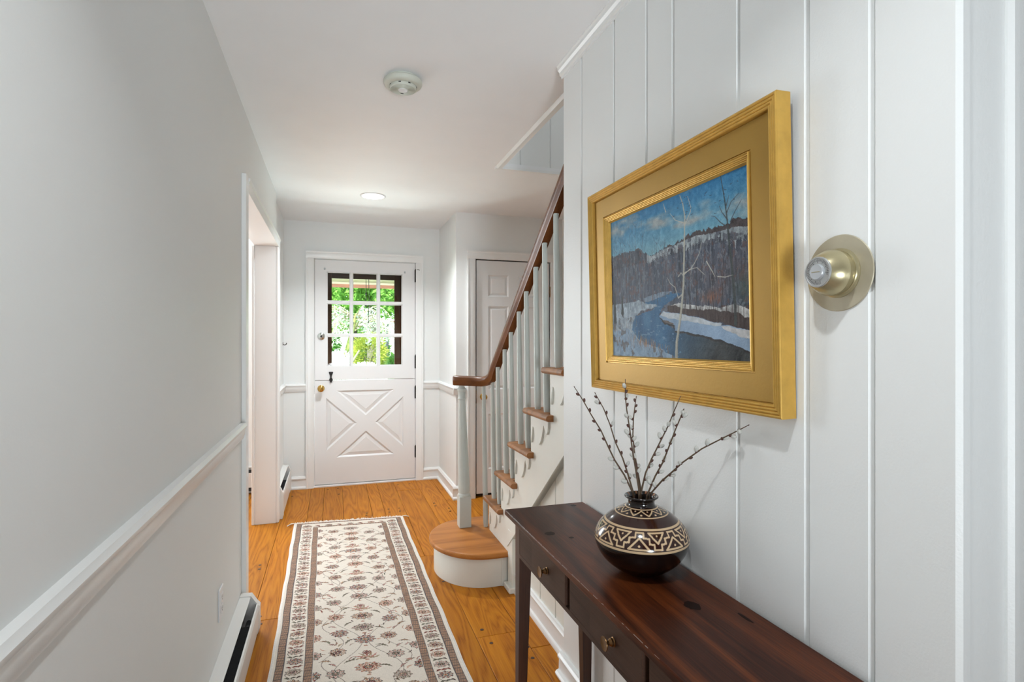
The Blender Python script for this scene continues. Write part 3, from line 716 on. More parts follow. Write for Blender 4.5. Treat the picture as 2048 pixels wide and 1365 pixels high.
# ------------------------------------------------------------------ runner rug
def rug():
    W, Lg = .755, 2.95
    ns = 345
    t1 = np.arange(0, 2.32, .0022); t2 = np.arange(2.325, Lg, .006); T = np.concatenate([t1, t2]); Sx = np.linspace(0, W, ns)
    g = np.random.default_rng(5)
    tt, ss = np.meshgrid(T, Sx, indexing='ij')
    C = np.empty(tt.shape + (3,), np.float32)
    IV = (218, 209, 197); C[:] = IV
    C += g.normal(0, 4, tt.shape)[..., None]
    DK = (48, 36, 34); RU = (146, 72, 58); NA = (46, 48, 64); OL = (122, 122, 104); TA = (186, 150, 122); PK = (200, 150, 140); BR = (76, 44, 34)
    def put(mask, c): C[mask] = np.array(c) + g.normal(0, 7, (int(mask.sum()), 1))
    def win(s0, t0, R):
        a = np.searchsorted(T, t0 - R); b = np.searchsorted(T, t0 + R); c = np.searchsorted(Sx, s0 - R); d = np.searchsorted(Sx, s0 + R)
        return slice(a, b), slice(c, d)
    def rosette(s0, t0, rs, rt, n, ph, pal, lim=None):
        R = max(rs, rt) * 1.6; w = win(s0, t0, R); u = (ss[w] - s0) / rs; v = (tt[w] - t0) / rt
        if u.size == 0: return
        r = np.hypot(u, v); a = np.arctan2(v, u) + ph; cn = np.cos(n * a)
        q_ = r / (.84 + .16 * cn); sub = C[w]
        ok = g.random(r.shape) > .05
        if lim is not None: ok &= (ss[w] > lim[0]) & (ss[w] < lim[1])
        def p(mk, c):
            mk = mk & ok; sub[mk] = np.array(c) + g.normal(0, 11, (int(mk.sum()), 1))
        inn = [(c_ * .78 + np.array(IV) * .22) for c_ in np.array([pal[1], pal[2], pal[3]], float)]
        p(q_ < 1.0, IV)
        p((q_ > .44) & (q_ < .86) & (cn > -.1), inn[1]); p((q_ > .44) & (q_ < .88) & (np.abs(np.sin(n * a / 2)) > .93), pal[0])
        p((q_ > .86) & (q_ < 1.0) & (g.random(r.shape) > .18), pal[0]); p((q_ > .60) & (q_ < .70) & (cn > .5), pal[1])
        p((q_ > .36) & (q_ < .46), pal[0]); p(q_ < .36, inn[0]); p((q_ > .14) & (q_ < .26), pal[3]); p(q_ < .12, pal[2])
        p((q_ > 1.06) & (q_ < 1.24) & (np.cos(n * a + PI) > .62), inn[0] * .8)
    def leaf(s0, t0, L, wd, ang, c1, c2, lim=None):
        w = win(s0, t0, L); u = ss[w] - s0; v = tt[w] - t0
        if u.size == 0: return
        x = u * math.cos(ang) + v * math.sin(ang); y = -u * math.sin(ang) + v * math.cos(ang); y = y - .35 * x * x / L
        q = np.abs(x) / L; hw = wd * (1 - q * q) * (.75 + .25 * np.cos(x / L * 14)); mk = (q < 1) & (np.abs(y) < hw)
        if lim is not None: mk &= (ss[w] > lim[0]) & (ss[w] < lim[1])
        sub = C[w]; sub[mk] = np.array(c1) + g.normal(0, 10, (int(mk.sum()), 1)); mi = mk & (np.abs(y) < hw * .45); sub[mi] = np.array(c2) + g.normal(0, 10, (int(mi.sum()), 1))
    def vine(f, a, b, c=(128, 116, 108), wd=.0013):
        rows = (T > a) & (T < b); x = f(T[rows])[:, None]; mk = np.abs(Sx[None, :] - x) < wd * 1.2
        idx = np.where(rows)[0]; sub = C[idx]; sub[mk] = c; C[idx] = sub
    f0, f1 = .165, W - .165; b0, b1 = .055, .130
    # field
    mid = W / 2
    for sg in (-1, 1):
        vine(lambda t, sg=sg: mid + sg * (.075 + .062 * np.sin(t * 2 * PI / .46)), .20, Lg - .2)
        vine(lambda t, sg=sg: mid + sg * (.135 + .045 * np.sin(t * 2 * PI / .31 + 1.3)), .20, Lg - .2)
    pals = [(DK, RU, TA, NA), (DK, OL, PK, BR), (BR, PK, OL, NA), (RU, DK, TA, OL), (NA, OL, RU, TA)]
    lim = (f0, f1); t = .20; i = 0
    while t < Lg - .2:
        # centre column: paired palmettes, a fan of leaves and a small bud
        kind = i % 4
        if kind == 3:
            for k in range(-3, 4): leaf(mid + .026 * math.sin(k * .5), t + .012 + .010 * abs(k), .030, .006, PI / 2 + k * .5, OL if k % 2 else RU, TA if k % 2 else PK, lim)
            rosette(mid, t, .020, .018, 8, 0, (DK, RU, RU, NA), lim)
        else: rosette(mid, t, .049 + .006 * (kind == 0), .036, 10, .3 * i, pals[(i * 2 + 1) % 5], lim)
        leaf(mid, t + .052, .010, .006, 0, RU, TA, lim)
        t += .108; i += 1
    for sd in (-1, 1):
        t = .245 + (.06 if sd > 0 else 0); i = 0
        while t < Lg - .2:
            rosette(mid + sd * (.115 + .012 * math.sin(i * 1.9)), t, .039, .033, 9, i, pals[(i + (sd > 0)) % 5], lim)
            leaf(mid + sd * .165, t + .055, .026, .007, g.uniform(-.6, .6), DK, TA, lim); leaf(mid + sd * .070, t + .072, .030, .0065, sd * g.uniform(.2, .9), BR, OL, lim)
            leaf(mid + sd * .135, t + .088, .020, .006, -sd * g.uniform(.2, 1), DK, PK, lim)
            t += .155; i += 1
        t = .21
        while t < Lg - .2:
            rosette(mid + sd * .212, t, .034, .034, 8, t * 9, pals[int(t * 20) % 5], lim); t += .145
    for _ in range(260): leaf(g.uniform(f0 + .01, f1 - .01), g.uniform(.2, Lg - .2), g.uniform(.009, .020), g.uniform(.0025, .0055), g.uniform(-PI, PI), [DK, OL, RU, TA][g.integers(4)], [PK, TA, OL, BR][g.integers(4)], lim)
    # side borders: rosette, leaf bar, rosette ...
    for a, b, sg in ((b0, b1, 1), (W - b1, W - b0, -1)):
        mk = (ss > a) & (ss < b); put(mk, IV); cx = (a + b) / 2; t = .10; i = 0
        vine(lambda t: cx + .030 * np.sin(t * 2 * PI / .15), .06, Lg - .06)
        while t < Lg - .05:
            rosette(cx, t, .034, .025, 9, i * .7, pals[(i * 3 + (sg < 0)) % 5], (a, b))
            c = (RU, BR) if i % 2 else (DK, OL)
            leaf(cx - .020, t + .039, .013, .0065, .5 * sg, c[0], c[1], (a, b)); leaf(cx + .002, t + .037, .013, .0065, -.2, c[1], c[0], (a, b)); leaf(cx + .022, t + .036, .012, .006, -.5 * sg, BR, c[0], (a, b))
            t += .075; i += 1
    # end border
    for a, b in ((.055, .125), (Lg - .125, Lg - .055)):
        put((tt > a) & (tt < b) & (ss > b1 + .005) & (ss < W - b1 - .005), IV)
        for i, s0 in enumerate(np.arange(.09, W - .06, .072)):
            rosette(s0, (a + b) / 2, .026, .022, 9, i, pals[(i + 2) % 5]) if i % 2 == 0 else leaf(s0, (a + b) / 2, .022, .010, .6, BR, RU)
    # guard bands
    def band(mask, along):
        put(mask, (134, 116, 104)); d = (np.sin(along * 2 * PI / .011) * np.sin((ss + tt) * 2 * PI / .009) > .35); put(mask & d, (184, 140, 112))
        d2 = np.sin(along * 2 * PI / .019 + 1) > .82; put(mask & d2, (96, 84, 80))
    for a, b in ((.022, .052), (.132, .162)):
        band((ss > a) & (ss < b) & (tt > a) & (tt < Lg - a), tt); band((ss > W - b) & (ss < W - a) & (tt > a) & (tt < Lg - a), tt)
        for q in (a, b):
            for e in (q, W - q): put((np.abs(ss - e) < .0016) & (tt > a) & (tt < Lg - a), (84, 80, 82))
        band((tt > a * .8) & (tt < b * .8) & (ss > a) & (ss < W - a), ss); band((tt > Lg - b * .8) & (tt < Lg - a * .8) & (ss > a) & (ss < W - a), ss)
    put((ss < .013) | (ss > W - .013), (222, 217, 210)); put((tt < .012) | (tt > Lg - .012), (220, 214, 206))
    C = np.clip(C, 0, 255) / 255.0
    C = np.where(C <= .04045, C / 12.92, ((C + .055) / 1.055) ** 2.4)
    # shape on the floor (slightly askew, soft uneven edges)
    yl, yr = 4.226 - tt * 1.0, 4.160 - tt * 1.0; f = ss / W
    Y = yl * (1 - f) + yr * f
    X = (-.268 + (4.229 - Y) * .0150) * (1 - f) + (.492 + (4.161 - Y) * .0075) * f
    X = X + (.0012 * np.sin(tt * 9) + .0012 * np.sin(tt * 21 + 1)) * np.where(f < .5, 1 - f, f)
    Z = .0062 + .0004 * np.sin(tt * 60) * np.sin(ss * 70) + g.normal(0, .00012, tt.shape)
    Z = np.where((ss < .006) | (ss > W - .006), Z - .002, Z)
    V = np.stack([X, Y, Z], -1)
    r = thing('runner_rug', 'long ivory runner rug with floral pattern and patterned borders on the oak floor', 'rug', (.12, 2.7, 0))
    nt_, nv = tt.shape
    np_mesh('pile', V.reshape(-1, 3), grid_faces(nt_, nv), vcol('rug_pile', .95, .1), r, C.reshape(-1, 3), True)
    # edge: underside and sides
    E = MB(); ring = [V[i, 0] for i in range(0, nt_, 12)] + [V[-1, j] for j in range(0, nv, 12)] + [V[i, -1] for i in range(nt_ - 1, -1, -12)] + [V[0, j] for j in range(nv - 1, -1, -12)]
    n = len(ring); E.raw([Vector(map(float, p)) - Vector((0, 0, .0003)) for p in ring] + [Vector((float(p[0]), float(p[1]), .0006)) for p in ring], [[i, (i + 1) % n, n + (i + 1) % n, n + i] for i in range(n)])
    E.build('selvage', plain('selvage_wool', (222, 217, 210), .9), r)
    F = MB(); q = random.Random(3)
    for i in range(120):
        f_ = (i + .5) / 120; x = -.268 * (1 - f_) + .492 * f_; y = 4.226 * (1 - f_) + 4.160 * f_
        if q.random() < .40: continue
        l = q.uniform(.010, .030) * (1.0 if .1 < f_ < .9 else .7); dx = q.uniform(-.016, .016)
        F.tube([(x, y - .004, .005), (x + dx * .4, y + l * .5, .006 + q.uniform(0, .004)), (x + dx, y + l, .0032)], [.0022, .0018, .0013], 5)
    for k in range(9):
        F.tube([(-.262, 4.222, .006), (-.285 - k * .001, 4.214 - k * .0016, .009), (-.306 - .002 * (k % 3), 4.196 - k * .0018, .0035)], [.003, .0026, .0018], 5)
        F.tube([(.488, 4.160, .006), (.512, 4.160 - k * .0008, .007), (.533 + .002 * (k % 3), 4.150 - k * .0014, .0035)], [.0028, .0022, .0014], 5)
    fo = F.build('fringe', plain('cotton_fringe', (226, 218, 208), .9), r, 60); fo['kind'] = 'stuff'
rug()

# ------------------------------------------------------------------ console table
TX0, TX1, TY0, TY1, TZ = .557, .850, .655, 1.797, .730
tb = thing('console_table', 'narrow dark brown pine console table with small drawers against the board wall', 'table', (.70, 1.22, 0))
m = MB(); m.box(TX0, TX1, TY0, TY1, TZ - .018, TZ, .0025, None, 2); top = m.build('table_top', M_TABTOP, tb)
M_KNOT = plain('pine_knot', (26, 10, 6), .4, spec=.08, vary=.35, vscale=90)
def blotch(name, x, y, rx, ry, mat, seed):
    q_ = random.Random(seed); n = 18; vs = [(x + rx * math.cos(2 * PI * k / n) * q_.uniform(.8, 1.12), y + ry * math.sin(2 * PI * k / n) * q_.uniform(.8, 1.12), TZ + .00025) for k in range(n)]
    b = MB(); b.raw(vs, [list(range(n))]); return b.build(name, mat, tb)
for k, (x, y, rx, ry) in enumerate([(.740, 1.013, .0165, .021), (.615, 1.526, .017, .017), (.662, 1.475, .007, .008), (.811, .934, .0045, .024), (.800, 1.765, .010, .012)]):
    blotch('knot', x, y, rx, ry, M_KNOT, k)
M_WORN_HL = plain('worn_highlight_paint', (150, 138, 130), .5)  # pale worn front edge, its highlight painted in as broken strips
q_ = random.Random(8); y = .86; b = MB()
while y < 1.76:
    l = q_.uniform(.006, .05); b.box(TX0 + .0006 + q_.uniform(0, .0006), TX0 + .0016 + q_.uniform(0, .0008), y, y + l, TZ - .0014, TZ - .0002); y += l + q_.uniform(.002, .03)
b.build('worn_edge_highlight', M_WORN_HL, tb)['kind'] = 'stuff'
FX = .5775
dr = [(1.322, 1.577), (.945, 1.178), (.690, .800)]
m = MB()
m.box(FX, FX + .016, .70, 1.70, .700, .7119); m.box(FX, FX + .016, .70, 1.70, .598, .6105)
op = [(1.300, 1.5785), (.925, 1.1795)]
pr_ = [1.700, 1.5785, 1.300, 1.1795, .925, .705]
for a, b in ((1.5785, 1.700), (1.1795, 1.300), (.705, .925)): m.box(FX + .0008, FX + .015, a, b, .6105, .700)
m.box(FX + .2, FX + .215, .70, 1.70, .60, .7119) if False else None
m.build('apron', M_TABSIDE, tb)
m = MB(); m.box(.830, .842, .70, 1.70, .598, .7119); m.box(.60, .82, .667, .681, .598, .7119); m.box(.60, .82, 1.716, 1.730, .598, .7119); m.build('side_apron', M_TABLEG, tb)
m = MB(); m.box(FX + .022, FX + .026, .72, 1.68, .606, .7119); m.build('drawer_cavity', M_DARK, tb)
KM = Matrix.Rotation(-PI / 2, 4, 'Y')
for (a, b), (oa, ob) in zip(dr[:2], op):
    m = MB(); m.box(FX - .0025, FX + .017, a, b, .6125, .6985, .0012); d = m.build('drawer', M_TABSIDE, tb)
    m = MB(); yc = (a + b) / 2 - .002; m.lathe([(.0001, 0), (.0095, 0), (.0105, .002), (.0085, .004), (.0088, .008), (.0072, .010), (.0050, .013), (.0052, .016), (.0085, .0195), (.0145, .0215), (.0155, .0232), (.0150, .0245), (.0135, .0240), (.0001, .0236)], 24, Matrix.Translation((FX - .0025, yc, .655)) @ KM); m.build('knob', M_ABRASS, d, 35)
for xx, yy, sx_, sy_ in ((FX, 1.699, 1, -1), (.800, 1.699, -1, -1), (FX, .660, 1, 1), (.800, .660, -1, 1)):
    m = MB(); w1, w2 = .042, .026; x0 = xx; y0 = yy
    ox = 0 if sx_ > 0 else w1 - w2; oy_ = (w1 - w2) if sy_ < 0 else 0
    z1, zm = .7119, .59
    vs = [(x0, y0, z1), (x0 + w1, y0, z1), (x0 + w1, y0 + w1, z1), (x0, y0 + w1, z1), (x0, y0, zm), (x0 + w1, y0, zm), (x0 + w1, y0 + w1, zm), (x0, y0 + w1, zm),
          (x0 + ox, y0 + oy_, .0006), (x0 + ox + w2, y0 + oy_, .0006), (x0 + ox + w2, y0 + oy_ + w2, .0006), (x0 + ox, y0 + oy_ + w2, .0006)]
    f = [[0, 1, 2, 3], [11, 10, 9, 8]]
    for b_ in (0, 4): f += [[b_ + i, b_ + (i + 1) % 4, b_ + 4 + (i + 1) % 4, b_ + 4 + i] for i in range(4)]
    m.raw(vs, f); m.build('leg', M_TABLEG, tb)

# ------------------------------------------------------------------ vase
VX, VY, VZ = .733, 1.209, TZ
prof = [(.0001, .0006), (.040, .0006), (.046, .002), (.058, .008), (.076, .020), (.092, .034), (.104, .050), (.1115, .066), (.1155, .082), (.1145, .096), (.1085, .110), (.100, .1215), (.089, .132), (.076, .1425), (.063, .151), (.051, .1575), (.040, .1625), (.0345, .1655), (.0325, .170), (.0325, .176), (.0345, .180), (.039, .1835), (.0415, .1855), (.0418, .1875), (.0405, .189), (.037, .1882), (.033, .184), (.030, .178), (.029, .168), (.040, .158)]
def spline(P, n):
    P = np.array(P); d = np.r_[0, np.cumsum(np.hypot(*np.diff(P, axis=0).T))]; u = np.linspace(0, d[-1], n); out = []
    for q in u:
        i = min(np.searchsorted(d, q, 'right') - 1, len(P) - 2); t = (q - d[i]) / (d[i + 1] - d[i])
        p0, p1, p2, p3 = P[max(i - 1, 0)], P[i], P[i + 1], P[min(i + 2, len(P) - 1)]
        out.append(.5 * ((2 * p1) + (p2 - p0) * t + (2 * p0 - 5 * p1 + 4 * p2 - p3) * t * t + (3 * p1 - p0 - 3 * p2 + p3) * t ** 3))
    return np.array(out), u
def vase():
    R, u = spline(prof, 330); n = 720; R[:, 0] = np.maximum(R[:, 0], .0002); R[:, 1] = np.maximum(R[:, 1], .0006)
    th = np.linspace(0, 2 * PI, n, endpoint=False)
    V = np.stack([VX + R[:, 0][:, None] * np.cos(th), VY + R[:, 0][:, None] * np.sin(th), VZ + np.repeat(R[:, 1][:, None], n, 1)], -1)
    zz = R[:, 1][:, None] + 0 * th; ph0 = math.radians(-121.2)
    out = (np.arange(len(R)) < np.argmax(R[:, 1]))[:, None] & (zz > -1)
    C = np.empty(zz.shape + (3,)); C[:] = lin((20, 13, 12))
    BRN = lin((48, 22, 17)); BLK = lin((34, 17, 13)); CR = lin((206, 178, 142))
    z1, z2, z3, z4, z5 = .0855, .0895, .1305, .1505, .1635
    C[(zz > z4) & (zz < .1655) & out] = BLK; C[(zz > z3) & (zz < z4) & out] = BRN; C[(zz > z1) & (zz < z3) & out] = BRN
    surf = np.interp(zz[:, 0], [0, 1], [0, 1])
    def ring(z, w):
        i = int(np.argmin(np.abs(R[:np.argmax(R[:, 1]), 1] - z))); C[np.abs(u - u[i]) < w] = CR; return u[i]
    u1 = ring(.0855, .0022); u3 = ring(.131, .0022); u4 = ring(.1505, .0019); u5 = ring(.1628, .0015)
    def segs(a, v, pts, sa, sv, w):
        m = np.zeros(a.shape, bool)
        for (x0, y0), (x1, y1) in zip(pts, pts[1:]):
            ax, ay = x0 * sa, y0 * sv; bx, by = x1 * sa, y1 * sv; dx, dy = bx - ax, by - ay; L = dx * dx + dy * dy
            t = np.clip(((a * sa - ax) * dx + (v * sv - ay) * dy) / L, 0, 1); m |= np.hypot(a * sa - ax - t * dx, v * sv - ay - t * dy) < w
        return m
    # stepped meander with triangles
    per = 8; rows = np.where((u > u1 + .001) & (u < u3 - .001))[0]
    A = ((th - ph0 - math.radians(-2.5)) / (2 * PI) * per + .5) % 1 - .5; A = np.repeat(A[None], len(rows), 0)
    v = ((u[rows] - u1) / (u3 - u1))[:, None] + 0 * A; sa = 2 * PI * .109 / per; sv = u3 - u1; w = .0021
    st_ = [(-.5, .14), (-.40, .14), (-.40, .36), (-.275, .38), (-.275, .60), (-.115, .62), (-.115, .86), (.115, .86), (.115, .62), (.275, .60), (.275, .38), (.40, .36), (.40, .14), (.5, .14)]
    up = [(-.275, .13), (.275, .13), (0, .60), (-.275, .13)]
    mk = segs(A, v, st_, sa, sv, w) | segs(A, v, up, sa, sv, w) | (np.hypot(A * sa, (v - .27) * sv) < .0026)
    B = (A % 1) - .5; dn = [(-.24, .86), (.24, .86), (0, .40), (-.24, .86)]
    mk |= segs(B, v, dn, sa, sv, w) | (np.hypot(B * sa, (v - .72) * sv) < .0024)
    sub = C[rows]; sub[mk] = CR; C[rows] = sub
    # zigzag collar with dots
    per = 10; rows = np.where((u > u4 + .001) & (u < u5 - .001))[0]
    A = ((th - ph0) / (2 * PI) * per + .5) % 1 - .5; A = np.repeat(A[None], len(rows), 0); v = ((u[rows] - u4) / (u5 - u4))[:, None] + 0 * A
    sa = 2 * PI * .055 / per; sv = u5 - u4
    mk = segs(A, v, [(-.5, .22), (0, .86), (.5, .22)], sa, sv, .0017) | (np.hypot(A * sa, (v - .30) * sv) < .0026); B = (A % 1) - .5
    mk |= np.hypot(B * sa, (v - .74) * sv) < .0023
    sub = C[rows]; sub[mk] = CR; C[rows] = sub
    # painted dashes on the lip
    lip = np.where((R[:, 1] > .1835) & (np.arange(len(R)) > np.argmax(R[:, 1])))[0]
    dsh = (np.cos(th * 9) > .80); C[np.ix_(lip, np.where(dsh)[0])] = lin((170, 120, 92))
    i = np.arange(len(R) - 1)[:, None]; j = np.arange(n)[None]; j2 = (j + 1) % n
    F = np.stack([i * n + j, i * n + j2, (i + 1) * n + j2, (i + 1) * n + j], -1).reshape(-1, 4)
    o = np_mesh('vase', V.reshape(-1, 3), F, vcol('burnished_clay', .16, .5, coat=.25), None, C.reshape(-1, 3), True)
    tag(o, 'round black clay vase with cream stepped and zigzag bands standing on the console table', 'vase')
vase()

# ------------------------------------------------------------------ pussy willow twigs
TW = [
 ([(0.717, 1.22, 0.92), (0.694, 1.224, 0.968), (0.669, 1.229, 1.007), (0.654, 1.233, 1.039), (0.636, 1.237, 1.08), (0.611, 1.241, 1.12), (0.589, 1.246, 1.159), (0.569, 1.25, 1.19)], 'pussy willow twig leaning furthest toward the stair, mostly dark buds', [.10, .22, .30], [.42, .50, .58, .66, .75, .84, .92]),
 ([(0.718, 1.225, 0.927), (0.711, 1.238, 0.969), (0.704, 1.25, 1.004), (0.69, 1.263, 1.044), (0.681, 1.275, 1.088), (0.669, 1.288, 1.129), (0.651, 1.3, 1.168)], 'pussy willow twig next to the one leaning furthest toward the stair, hooked dark tip', [.12, .25, .66, .90], [.18, .38, .50, .78, .96]),
 ([(0.721, 1.2, 0.937), (0.711, 1.198, 0.986), (0.701, 1.197, 1.035), (0.693, 1.195, 1.083), (0.683, 1.193, 1.135), (0.678, 1.192, 1.171), (0.677, 1.19, 1.209)], 'tallest pussy willow twig, reaching up in front of the gold frame', [.14, .26, .42, .48, .62, .80, .93], [.2, .34, .54, .72, .87]),
 ([(0.741, 1.225, 0.929), (0.736, 1.233, 0.977), (0.731, 1.24, 1.025), (0.732, 1.248, 1.065), (0.738, 1.255, 1.105), (0.746, 1.262, 1.133), (0.755, 1.27, 1.158)], 'pussy willow twig close beside the tallest one, bending back at its top', [.10, .18, .28, .38, .47, .56, .66], [.76, .85, .93]),
 ([(0.729, 1.205, 0.923), (0.736, 1.194, 0.977), (0.747, 1.183, 1.015), (0.763, 1.172, 1.056), (0.779, 1.162, 1.096), (0.79, 1.151, 1.136), (0.799, 1.14, 1.169)], 'straight pussy willow twig with a long bare tip touching the frame line', [.12, .24, .38, .46, .54, .62, .68], [.30, .78]),
 ([(0.741, 1.195, 0.921), (0.752, 1.176, 0.972), (0.762, 1.157, 1.011), (0.767, 1.138, 1.054), (0.77, 1.118, 1.095), (0.772, 1.099, 1.128), (0.766, 1.08, 1.147)], 'pussy willow twig with two fluffy catkins at its very tip', [.10, .22, .34, .52, .72, .84, .97], [.28, .44, .60]),
 ([(0.753, 1.2, 0.922), (0.763, 1.165, 0.962), (0.771, 1.13, 0.993), (0.773, 1.095, 1.021), (0.8, 1.06, 1.058), (0.825, 1.025, 1.085), (0.835, 0.99, 1.106), (0.838, 0.955, 1.125)], 'lowest pussy willow twig, sweeping out along the wall and casting a shadow', [.08, .16, .24, .42, .54, .62, .72, .80, .90], [.30, .36, .48]),
]
M_TWIG = plain('willow_bark', (84, 66, 48), .6, vary=.25, vscale=90)
M_CAT = plain('catkin_fluff', (206, 206, 200), .95, bump=.8, bscale=900, vary=.08, vscale=200)
M_BUD = plain('bud_scale', (74, 42, 34), .45, vary=.2, vscale=200)
q = random.Random(11)
cat_mesh = None
def dirM(d, spin):
    d = Vector(d).normalized(); return d.to_track_quat('Z', 'Y').to_matrix().to_4x4() @ Matrix.Rotation(spin, 4, 'Z')
for P, lab, cats, buds in TW:
    tw = thing('willow_branch', lab, 'branch', (VX, VY, .90), group='pussy willow twigs in the vase')
    P = [Vector(p) for p in P]; base = Vector((VX + (P[0].x - VX) * .35, VY + (P[0].y - VY) * .35, .80)); path = [base] + P
    L = len(path); rad = [.0026 - .0015 * i / (L - 1) for i in range(L)]; rad[-1] = .0008
    m = MB(); m.tube(path, rad, 7); m.build('stem', M_TWIG, tw, 60)
    def pt(f):
        x = f * (len(P) - 1); i = min(int(x), len(P) - 2); return P[i].lerp(P[i + 1], x - i), (P[i + 1] - P[i]).normalized()
    for f in cats:
        p, t = pt(f); s = Vector((-t.z, t.y * .2, t.x)); s = (s - t * s.dot(t)).normalized() * (1 if q.random() < .5 else -1)
        s = Matrix.Rotation(q.uniform(-.9, .9), 3, t) @ s; k = q.uniform(.80, 1.12)
        d = (t * .75 + s * .65).normalized()
        m = MB(); m.ellip(p + s * .0052 + d * .0046, (.0052 * k, .0052 * k, .0084 * k), dirM(d, 0), 10, 7); c = m.build('catkin', M_CAT, tw, 80)
        m = MB(); m.ellip(p + s * .0030 - d * .0014, (.0040, .0040, .0036), dirM(d, 0), 8, 5); m.build('bud_scale', M_BUD, c, 80)
    for f in buds:
        p, t = pt(f); s = Vector((-t.z, t.y * .2, t.x)); s = (s - t * s.dot(t)).normalized() * (1 if q.random() < .5 else -1); d = (t * .85 + s * .45).normalized()
        m = MB(); m.ellip(p + s * .0024 + d * .0015, (.0032, .0032, .0054), dirM(d, 0), 8, 6); m.build('bud', M_BUD, tw, 80)
    m = MB(); m.ellip(P[-1], (.0012, .0012, .003), dirM(P[-1] - P[-2], 0), 6, 5); m.build('tip_bud', M_BUD, tw, 80)

# ------------------------------------------------------------------ framed painting
FW, FH = .822, .634
fr_ = thing('framed_painting', 'oil painting of a snowy river valley in a wide gold frame on the board wall', 'painting', (XR - .0015, 1.257, 1.1525), (math.radians(1.35), 0, -PI / 2))
def frame_ring(name, prof, mat, parent, smooth=None):
    """mitred ring: prof (inset, y) with y negative toward the viewer"""
    vs, fs = [], []
    for d, y in prof:
        for x, z in ((-FW / 2 + d, d), (FW / 2 - d, d), (FW / 2 - d, FH - d), (-FW / 2 + d, FH - d)): vs.append((x, y, z))
    for i in range(len(prof) - 1):
        for k in range(4): fs.append([i * 4 + k, i * 4 + (k + 1) % 4, (i + 1) * 4 + (k + 1) % 4, (i + 1) * 4 + k])
    m = MB(); m.raw(vs, fs); return m.build(name, mat, parent, smooth, local=True)
def reeds(a, b, y, n, h, y2=None):
    out = []; w_ = (b - a) / n; y2 = y if y2 is None else y2
    for i in range(n):
        for f in (0.0, .2, .5, .8):
            yy = y + (y2 - y) * (i + f) / n; out.append((a + w_ * (i + f), yy - h * (1 - (2 * f - 1) ** 2)))
    out.append((b, y2)); return out
frame_ring('outer_moulding', [(.0, -.0005), (0, -.034)] + reeds(.0005, .026, -.034, 4, .0028, -.030) + [(.0265, -.020), (.0275, -.020)], M_GOLDR, fr_)
frame_ring('frame_panel', [(.0270, -.0205), (.0285, -.0225), (.0845, -.0225), (.0850, -.019)], M_GOLD, fr_)
frame_ring('inner_moulding', [(.0845, -.019), (.0880, -.019), (.0882, -.0250), (.0895, -.0260), (.0910, -.0225), (.0915, -.0225)] + reeds(.0918, .1050, -.0225, 4, .0015, -.0135) + [(.1075, -.0095), (.1080, -.006)], M_GOLDR, fr_)
m = MB(); m.box(-FW / 2 + .004, FW / 2 - .004, -.006, -.0005, .004, FH - .004); m.build('backing_board', plain('backing_card', (120, 96, 70), .8), fr_, local=True)
